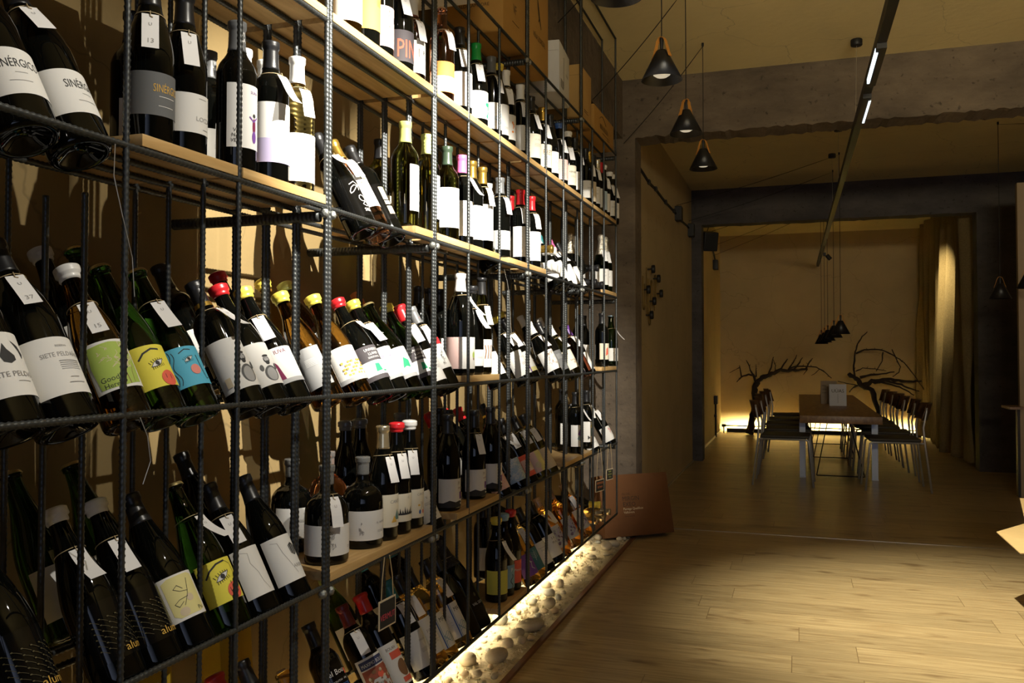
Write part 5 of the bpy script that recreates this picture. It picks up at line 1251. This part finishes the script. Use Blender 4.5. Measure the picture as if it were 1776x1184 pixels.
for y, z, L, dn in [(6.80, .68, .34, 1), (7.19, .62, .26, 0), (6.63, .60, .22, 1), (6.90, .60, .33, 1), (7.0, .56, .24, 0)]:
    w = .075; arc = []
    for k in range(13):
        t = math.pi * k / 12; arc.append((.012, y - w / 2 + w / 2 * (1 - math.cos(t)) - 6.9, (z - L - w / 2 * math.sin(t) if dn else z + w / 2 * math.sin(t)) - .5))
    a0, a1 = (z, z - L * .25) if dn else (z - L, z - L * .7)
    MB().tube([(.012, y - w / 2 - 6.9, a0 - .5)] + arc + [(.012, y + w / 2 - 6.9, a1 - .5)], .005, 6).build('brass_rod', M_BRASS, hk)
so = tag(thing('wall_socket', (-1.15, 12.83, -.66)), 'black wall socket with a cable running down to the floor', 'socket')
auto_smooth(MB().box(0, .05, -.08, .08, -.06, .06, bev=.006).build('socket_body', M_BLACK, so)); MB().tube([(.02, 0, -.06), (.02, 0, -.3), (.02, 0, -.535)], .014, 8).build('cable', M_CABLE, so); MB().box(0, .035, -.03, .03, -.25, -.21).build('clip', M_BLACK, so)

# ------------------------------------------------------------------ back wall: hidden light line, rod, branches
bl = tag(thing('wall_light_line', (-1.05, 13.80, Z0)), 'glowing light line on the floor along the foot of the back wall', 'light strip')
MB().box(0, 2.75, -.012, .0, 0, .055).box(0, 2.75, 0, .034, .051, .055).build('housing', M_BLACK, bl); MB().box(.01, 2.74, .002, .014, .006, .032).build('diffuser', M_LEDB, bl)
rd = tag(thing('floor_rod', (-1.1, 13.62, -1.09)), 'thin black rod held low in front of the glowing back wall', 'rod')
MB().tube([(0, 0, 0), (2.82, 0, -.01)], .009, 8).build('bar', M_BLACK, rd)
for x in (.02, 2.80): MB().tube([(x - .03, 0, 0), (x + .03, 0, 0)], .022, 10).build('end_fitting', M_BLACK, rd); MB().box(x - .008, x + .008, -.01, .01, -.11, 0).build('stand', M_BLACK, rd)
M_BARK = mat('vine_bark', (.035, .026, .018), 0.9, noise=0.4, nscale=30, bump=0.5, bscale=60)
def branch(loc, paths, label, seed):
    r = random.Random(seed); o = tag(thing('vine_branch', loc), label, 'branch'); L = Vector(loc)
    for k, (pts, r0, r1) in paths.items():
        dep = r.uniform(-.10, .10) if k != 'trunk' else 0; fine_ = []; n = len(pts)
        for i in range(n - 1):
            for s in range(3):
                t = s / 3; T_ = (i + t) / (n - 1); x = pts[i][0] * (1 - t) + pts[i + 1][0] * t; z = pts[i][1] * (1 - t) + pts[i + 1][1] * t
                j = .010 * min(1, r0 * 40); fine_.append((x + r.uniform(-j, j), 13.4 + dep * T_ + r.uniform(-j, j), z + r.uniform(-j, j)))
        fine_.append((pts[-1][0], 13.4 + dep, pts[-1][1])); m = len(fine_)
        rs = [(r0 + (r1 - r0) * i / (m - 1)) * r.uniform(.85, 1.2) for i in range(m)]
        mb = MB().tube([Vector(p) - L for p in fine_], rs, 8)
        for i in range(2, m - 1, 2):                              # buds and spurs
            if r.random() < .6: q = Vector(fine_[i]) - L; mb.tube([q, q + Vector((r.uniform(-.03, .03), r.uniform(-.02, .02), r.uniform(.0, .035)))], [rs[i] * .6 + .001, .0015], 5)
        mb.build('trunk' if k == 'trunk' else 'twig', M_BARK, o, True)
    return o
LB_ = {'trunk': ([(-0.69, -1.19), (-0.68, -1.14), (-0.64, -0.95), (-0.61, -0.82), (-0.61, -0.62), (-0.61, -0.49), (-0.56, -0.4), (-0.48, -0.33), (-0.36, -0.29), (-0.25, -0.24), (-0.13, -0.24), (0.01, -0.24), (0.14, -0.22)], .062, .014),
 'a': ([(-0.58, -0.41), (-0.64, -0.31), (-0.7, -0.3), (-0.81, -0.34), (-0.87, -0.42)], .022, .006), 'a2': ([(-0.8, -0.33), (-0.83, -0.17)], .012, .005), 'a3': ([(-0.61, -0.37), (-0.67, -0.23), (-0.73, -0.09)], .016, .006), 'a4': ([(-0.59, -0.34), (-0.59, -0.15)], .010, .004), 'a5': ([(-0.83, -0.20), (-0.88, -0.23), (-0.97, -0.28)], .006, .003),
 'b': ([(-0.42, -0.31), (-0.37, -0.19), (-0.34, -0.04)], .013, .005), 'b2': ([(-0.32, -0.26), (-0.31, -0.17), (-0.34, -0.08)], .009, .004), 'c': ([(-0.25, -0.23), (-0.19, -0.14), (-0.14, -0.07)], .015, .006), 'd': ([(-0.13, -0.23), (-0.05, -0.1), (-0.01, -0.01)], .012, .004), 'e': ([(-0.05, -0.23), (0.03, -0.12), (0.07, -0.05)], .013, .005), 'f': ([(0.11, -0.22), (0.16, -0.12), (0.21, -0.06)], .012, .005),
 'g': ([(-0.13, -0.22), (-0.05, -0.18), (0.07, -0.18), (0.26, -0.19), (0.38, -0.26), (0.47, -0.35)], .012, .006), 'h': ([(0.13, -0.23), (0.08, -0.3)], .008, .003), 'i': ([(0.30, -0.22), (0.24, -0.28), (0.19, -0.31)], .005, .003)}
branch((-.69, 13.4, -1.19), LB_, 'dark bare vine trunk standing at the left before the glowing wall', 3)
RB_ = {'trunk': ([(1.12, -1.0), (1.07, -0.72), (1.0, -0.51), (0.91, -0.48), (0.85, -0.45), (0.83, -0.36), (0.75, -0.32), (0.7, -0.28)], .038, .026), 't2': ([(0.91, -0.46), (1.01, -0.39), (1.12, -0.38), (1.26, -0.36), (1.41, -0.39), (1.56, -0.38), (1.67, -0.38)], .040, .008),
 'u': ([(0.78, -0.32), (0.77, -0.16), (0.79, 0.03), (0.82, 0.15), (0.88, 0.25), (0.95, 0.32)], .014, .006), 'v': ([(0.8, 0.01), (0.91, 0.06), (1.05, 0.07), (1.18, 0.05), (1.34, -0.05), (1.43, -0.12), (1.52, -0.24), (1.61, -0.37), (1.69, -0.52)], .011, .005), 'w': ([(0.85, -0.34), (0.99, -0.3), (1.14, -0.28), (1.3, -0.25)], .018, .007), 'w2': ([(0.79, -0.25), (0.89, -0.2), (1.05, -0.21), (1.2, -0.24)], .008, .004),
 'x': ([(1.16, 0.03), (1.14, -0.1), (1.06, -0.24)], .008, .006), 'y': ([(1.28, 0.07), (1.34, -0.08), (1.39, -0.18), (1.37, -0.26), (1.29, -0.32)], .007, .006), 'z': ([(1.04, -0.38), (1.22, -0.38), (1.39, -0.43), (1.52, -0.49), (1.62, -0.52)], .020, .006), 'z2': ([(1.12, -0.39), (1.33, -0.45), (1.46, -0.51), (1.56, -0.58)], .014, .006), 'q': ([(0.82, -0.45), (0.76, -0.48), (0.71, -0.55)], .011, .007), 'q2': ([(0.82, -0.45), (0.67, -0.42), (0.55, -0.39)], .007, .004),
 's': ([(1.12, -1.19), (1.12, -0.98)], .035, .036)}
branch((1.12, 13.4, -1.19), RB_, 'dark bare vine branches spreading behind the right row of chairs', 4)

# ------------------------------------------------------------------ curtain
M_SACK = mat('coarse_sackcloth', (.27, .20, .09), 0.95, noise=0.35, nscale=70, bump=0.8, bscale=220)
def curtain():
    mb = MB(); ny, nz = 170, 60; v = []
    for j in range(nz + 1):
        t = j / nz; z = 1.84 - t * (1.84 + 1.165)
        for i in range(ny + 1):
            s = i / ny; fold = 9 * s + 0.5 * math.sin(5 * s + 2 * t)
            y = 10.32 + 3.45 * s + .10 * math.sin(2.2 * t * math.pi) * (s - .5) + .05 * math.sin(2 * math.pi * fold + 1.2) * .6
            x = 1.74 + .075 * math.sin(2 * math.pi * fold) * (.7 + .5 * t) + .025 * math.sin(2 * math.pi * fold * 2.3 + 4 * t) + .05 * t * math.sin(3 * s * math.pi + 1)
            hem = .05 * (.5 + .5 * math.sin(2 * math.pi * fold + .8)) * t ** 6
            v.append((x, y, z + hem))
    f = [(j * (ny + 1) + i, j * (ny + 1) + i + 1, (j + 1) * (ny + 1) + i + 1, (j + 1) * (ny + 1) + i) for j in range(nz) for i in range(ny)]
    mb.add(v, f); o = mb.build('curtain', M_SACK, None, True)
    m = o.modifiers.new('thickness', 'SOLIDIFY'); m.thickness = .006
    return tag(o, 'tall coarse brown sackcloth curtain, spotlit, along the far right side', 'curtain')
curtain()

# ------------------------------------------------------------------ long table, menus, chairs
M_TABLE = wood_mat('table_oak', (.30, .165, .065), (.17, .085, .032), (9, 1.0, 9), 0.4)
M_LEG = mat('pale_steel_leg', (.42, .46, .55), 0.4, 0.3); M_ROD = mat('black_steel_rod', (.014, .014, .015), .45, .3)
TT = -.567 - Z0
tb = tag(thing('long_table', (.37, 8.47, Z0)), 'long thick oak dining table with steel legs between two rows of chairs', 'table')
auto_smooth(MB().box(-.355, .355, 0, 4.45, TT - .07, TT, bev=.004).build('tabletop', M_TABLE, tb))
for y in (.48, 3.95):
    for x in (-.33, .325): MB().box(x - .028, x + .028, y - .006, y + .006, 0, TT - .07).box(x - .03, x + .03, y - .03, y + .03, 0, .008).build('leg', M_LEG, tb)
for y in (.60, 2.2, 3.8):
    MB().tube([(-.20, y, .008), (.24, y, .008)], .006, 6).tube([(-.20, y, .008), (-.09, y, TT - .07)], .006, 6).tube([(.24, y, .008), (.10, y, TT - .07)], .006, 6).build('rod_trestle', M_ROD, tb)
def menu(x, y, w, h, rz, m, text, label):
    o = thing('menu_card', (x, y, -.567), R(rz))
    a = R(9)
    for s in (-1, 1):
        q = [(-w / 2, -s * math.sin(a) * h, 0), (w / 2, -s * math.sin(a) * h, 0), (w / 2, 0, h), (-w / 2, 0, h)]
        n = [(p[0], p[1] - s * .0012, p[2]) for p in q]
        MB().add(q + n, [(0, 1, 2, 3), (4, 5, 6, 7), (0, 1, 5, 4), (1, 2, 6, 5), (2, 3, 7, 6), (3, 0, 4, 7)]).build('leaf', m, o)
    def onleaf(u, v): return (u, -math.sin(a) * (h - v) - .0030, v)
    mb = MB()
    for t, u, vv, size in text:
        v, f = text_tris(t, size); mb.add([onleaf(u + p, vv + q) for p, q in v], f)
    mb.add([onleaf(*p) for p in ((-.0012, .03), (.0012, .03), (.0012, h * .55), (-.0012, h * .55))], [(0, 1, 2, 3)])
    mb.build('printed_lettering', M_PRINT, o)
    return tag(o, label, 'menu card', 'menu cards on the long table')
menu(.418, 10.2, .178, .236, 0, mat('white_card', (.70, .70, .74), .7), [('UÜAS', 0, .145, .052)], 'white folded menu card standing on the long table')
menu(.335, 10.55, .175, .262, 6, mat('tan_card', (.34, .27, .19), .7), [('VINS', -.055, .20, .022), ('CAVES', -.050, .16, .018), ('TAPES', -.050, .12, .018)], 'brownish folded menu card behind the white one')
M_SEAT = mat('grey_seat_pad', (.055, .050, .042), 0.55); M_PLY = wood_mat('walnut_ply', (.13, .060, .025), (.075, .034, .014), (3, 14, 3), 0.35); M_TUBE = mat('pale_chair_tube', (.46, .46, .47), 0.35, 0.4); M_EDGE = mat('ply_edge', (.30, .20, .11), .6)
def chair_parts():
    P = []
    P.append(('seat', MB().box(-.21, .215, -.205, .205, .435, .462, bev=.012).mesh('seat', M_SEAT, True)))
    mb = MB(); n = 14; v = []; 
    for j in range(3):
        for i in range(n + 1):
            a = (i / n - .5) * 1.35; z = .615 + .155 * j / 2; k = 1 - .10 * abs(i / n - .5) * 2 * (1 if j != 1 else 0)
            v.append((-.275 + .30 * (1 - math.cos(a)) - .02 * j, .30 * math.sin(a), .6925 + (z - .6925) * k))
    m = len(v); v += [(p[0] - .012, p[1], p[2]) for p in v]; f = []
    for j in range(2):
        for i in range(n): q = (j * (n + 1) + i, j * (n + 1) + i + 1, (j + 1) * (n + 1) + i + 1, (j + 1) * (n + 1) + i); f += [q, tuple(m + t for t in reversed(q))]
    for i in range(n): f += [(i, m + i, m + i + 1, i + 1), (2 * (n + 1) + i, 2 * (n + 1) + i + 1, m + 2 * (n + 1) + i + 1, m + 2 * (n + 1) + i)]
    for e in (0, n): f += [(e, e + n + 1, m + e + n + 1, m + e), (e + n + 1, e + 2 * (n + 1), m + e + 2 * (n + 1), m + e + n + 1)]
    mb.add(v, f); P.append(('backrest', mb.mesh('backrest', M_PLY, True)))
    for s in (-1, 1):
        P.append(('leg', MB().tube([(.245, s * .19, 0), (.212, s * .186, .36), (.205, s * .185, .412), (.180, s * .183, .425), (-.19, s * .183, .425)], .0095, 10).mesh('leg', M_TUBE, True)))
        P.append(('leg', MB().tube([(-.285, s * .205, 0), (-.235, s * .197, .425), (-.225, s * .192, .56), (-.252, s * .185, .70), (-.255, s * .184, .735)], .0095, 10).mesh('leg', M_TUBE, True)))
        P.append(('seat_rail', MB().tube([(-.236, s * .197, .425), (-.19, s * .183, .425)], .0085, 8).mesh('seat_rail', M_TUBE, True)))
    P.append(('seat_rail', MB().tube([(-.10, -.183, .425), (-.10, .183, .425)], .008, 8).mesh('seat_rail', M_TUBE, True)))
    return P
CP = chair_parts()
def chair(x, y, rz, label, group):
    o = thing('dining_chair', (x, y, Z0), R(rz))
    for n, me in CP: p = bpy.data.objects.new(n, me); C.objects.link(p); p.parent = o
    return tag(o, label, 'chair', group)
for i, y in enumerate((8.44, 9.17, 9.80, 10.37, 10.92, 11.55)):
    chair(.80 - .008 * i + (.0, .012, -.01, .008, 0, -.008)[i], y, 180 + (2, -2, 1, -1, 2, 0)[i], f'{["nearest", "second nearest", "third nearest", "fourth nearest", "second farthest", "farthest"][i]} dark plywood chair in the row right of the long table', 'chairs right of the long table')
for i, y in enumerate((8.47, 9.22, 9.85, 10.55, 11.35)):
    chair(-.11 + (.0, .01, -.008, .006, .02)[i], y, (-2, 1, -1, 2, 6)[i], f'{["nearest", "second nearest", "middle", "second farthest", "farthest"][i]} dark plywood chair in the row left of the long table', 'chairs left of the long table')

# ------------------------------------------------------------------ at the right edge
pp = tag(thing('partition_panel', (1.774, 8.26, Z0)), 'tall pale panel with a ledge at the right edge of the photo', 'panel')
auto_smooth(MB().box(0, .9, 0, .06, 0, 2.65, bev=.004).build('panel_board', mat('pale_painted_board', (.40, .30, .19), .6, noise=.05), pp)); MB().box(-.12, 0, -.20, .10, .745, .765).build('ledge', M_TABLE, pp)
MB().box(-.02, 0, .0, .06, 0, .74).build('ledge_support', M_BLACK, pp)
ob = tag(thing('open_carton', (1.30, 4.66, Z0)), 'open kraft carton with its flap reaching in at the right edge', 'carton')
bx = MB(); x0, x1, y0, y1, h = -.20, .25, -.30, .38, .34
for a in ((x0, x0 + .005, y0, y1), (x1 - .005, x1, y0, y1), (x0, x1, y0, y0 + .005), (x0, x1, y1 - .005, y1)): bx.box(*a, 0, h)
bx.box(x0, x1, y0, y1, 0, .005); bx.build('carton_body', K_FLAP, ob)
def flap(pts, t=.004):
    v = [Vector(p) for p in pts]; n = (v[1] - v[0]).cross(v[2] - v[0]).normalized() * t
    MB().add(v + [p - n for p in v], [(0, 1, 2, 3), (7, 6, 5, 4), (0, 4, 5, 1), (1, 5, 6, 2), (2, 6, 7, 3), (3, 7, 4, 0)]).build('flap', K_FLAP, ob)
flap([(x0, y0 + .01, h), (x0, y1 - .01, h), (x0 - .19, y1 - .30, h + .0), (x0 - .17, y0 + .0, h - .02)])
flap([(x0, y1, h), (x1, y1, h), (x1, y1 + .16, h + .10), (x0 + .01, y1 + .16, h + .10)])
flap([(x1, y1, h), (x1, y0, h), (x1 + .17, y0, h + .05), (x1 + .17, y1, h + .05)])
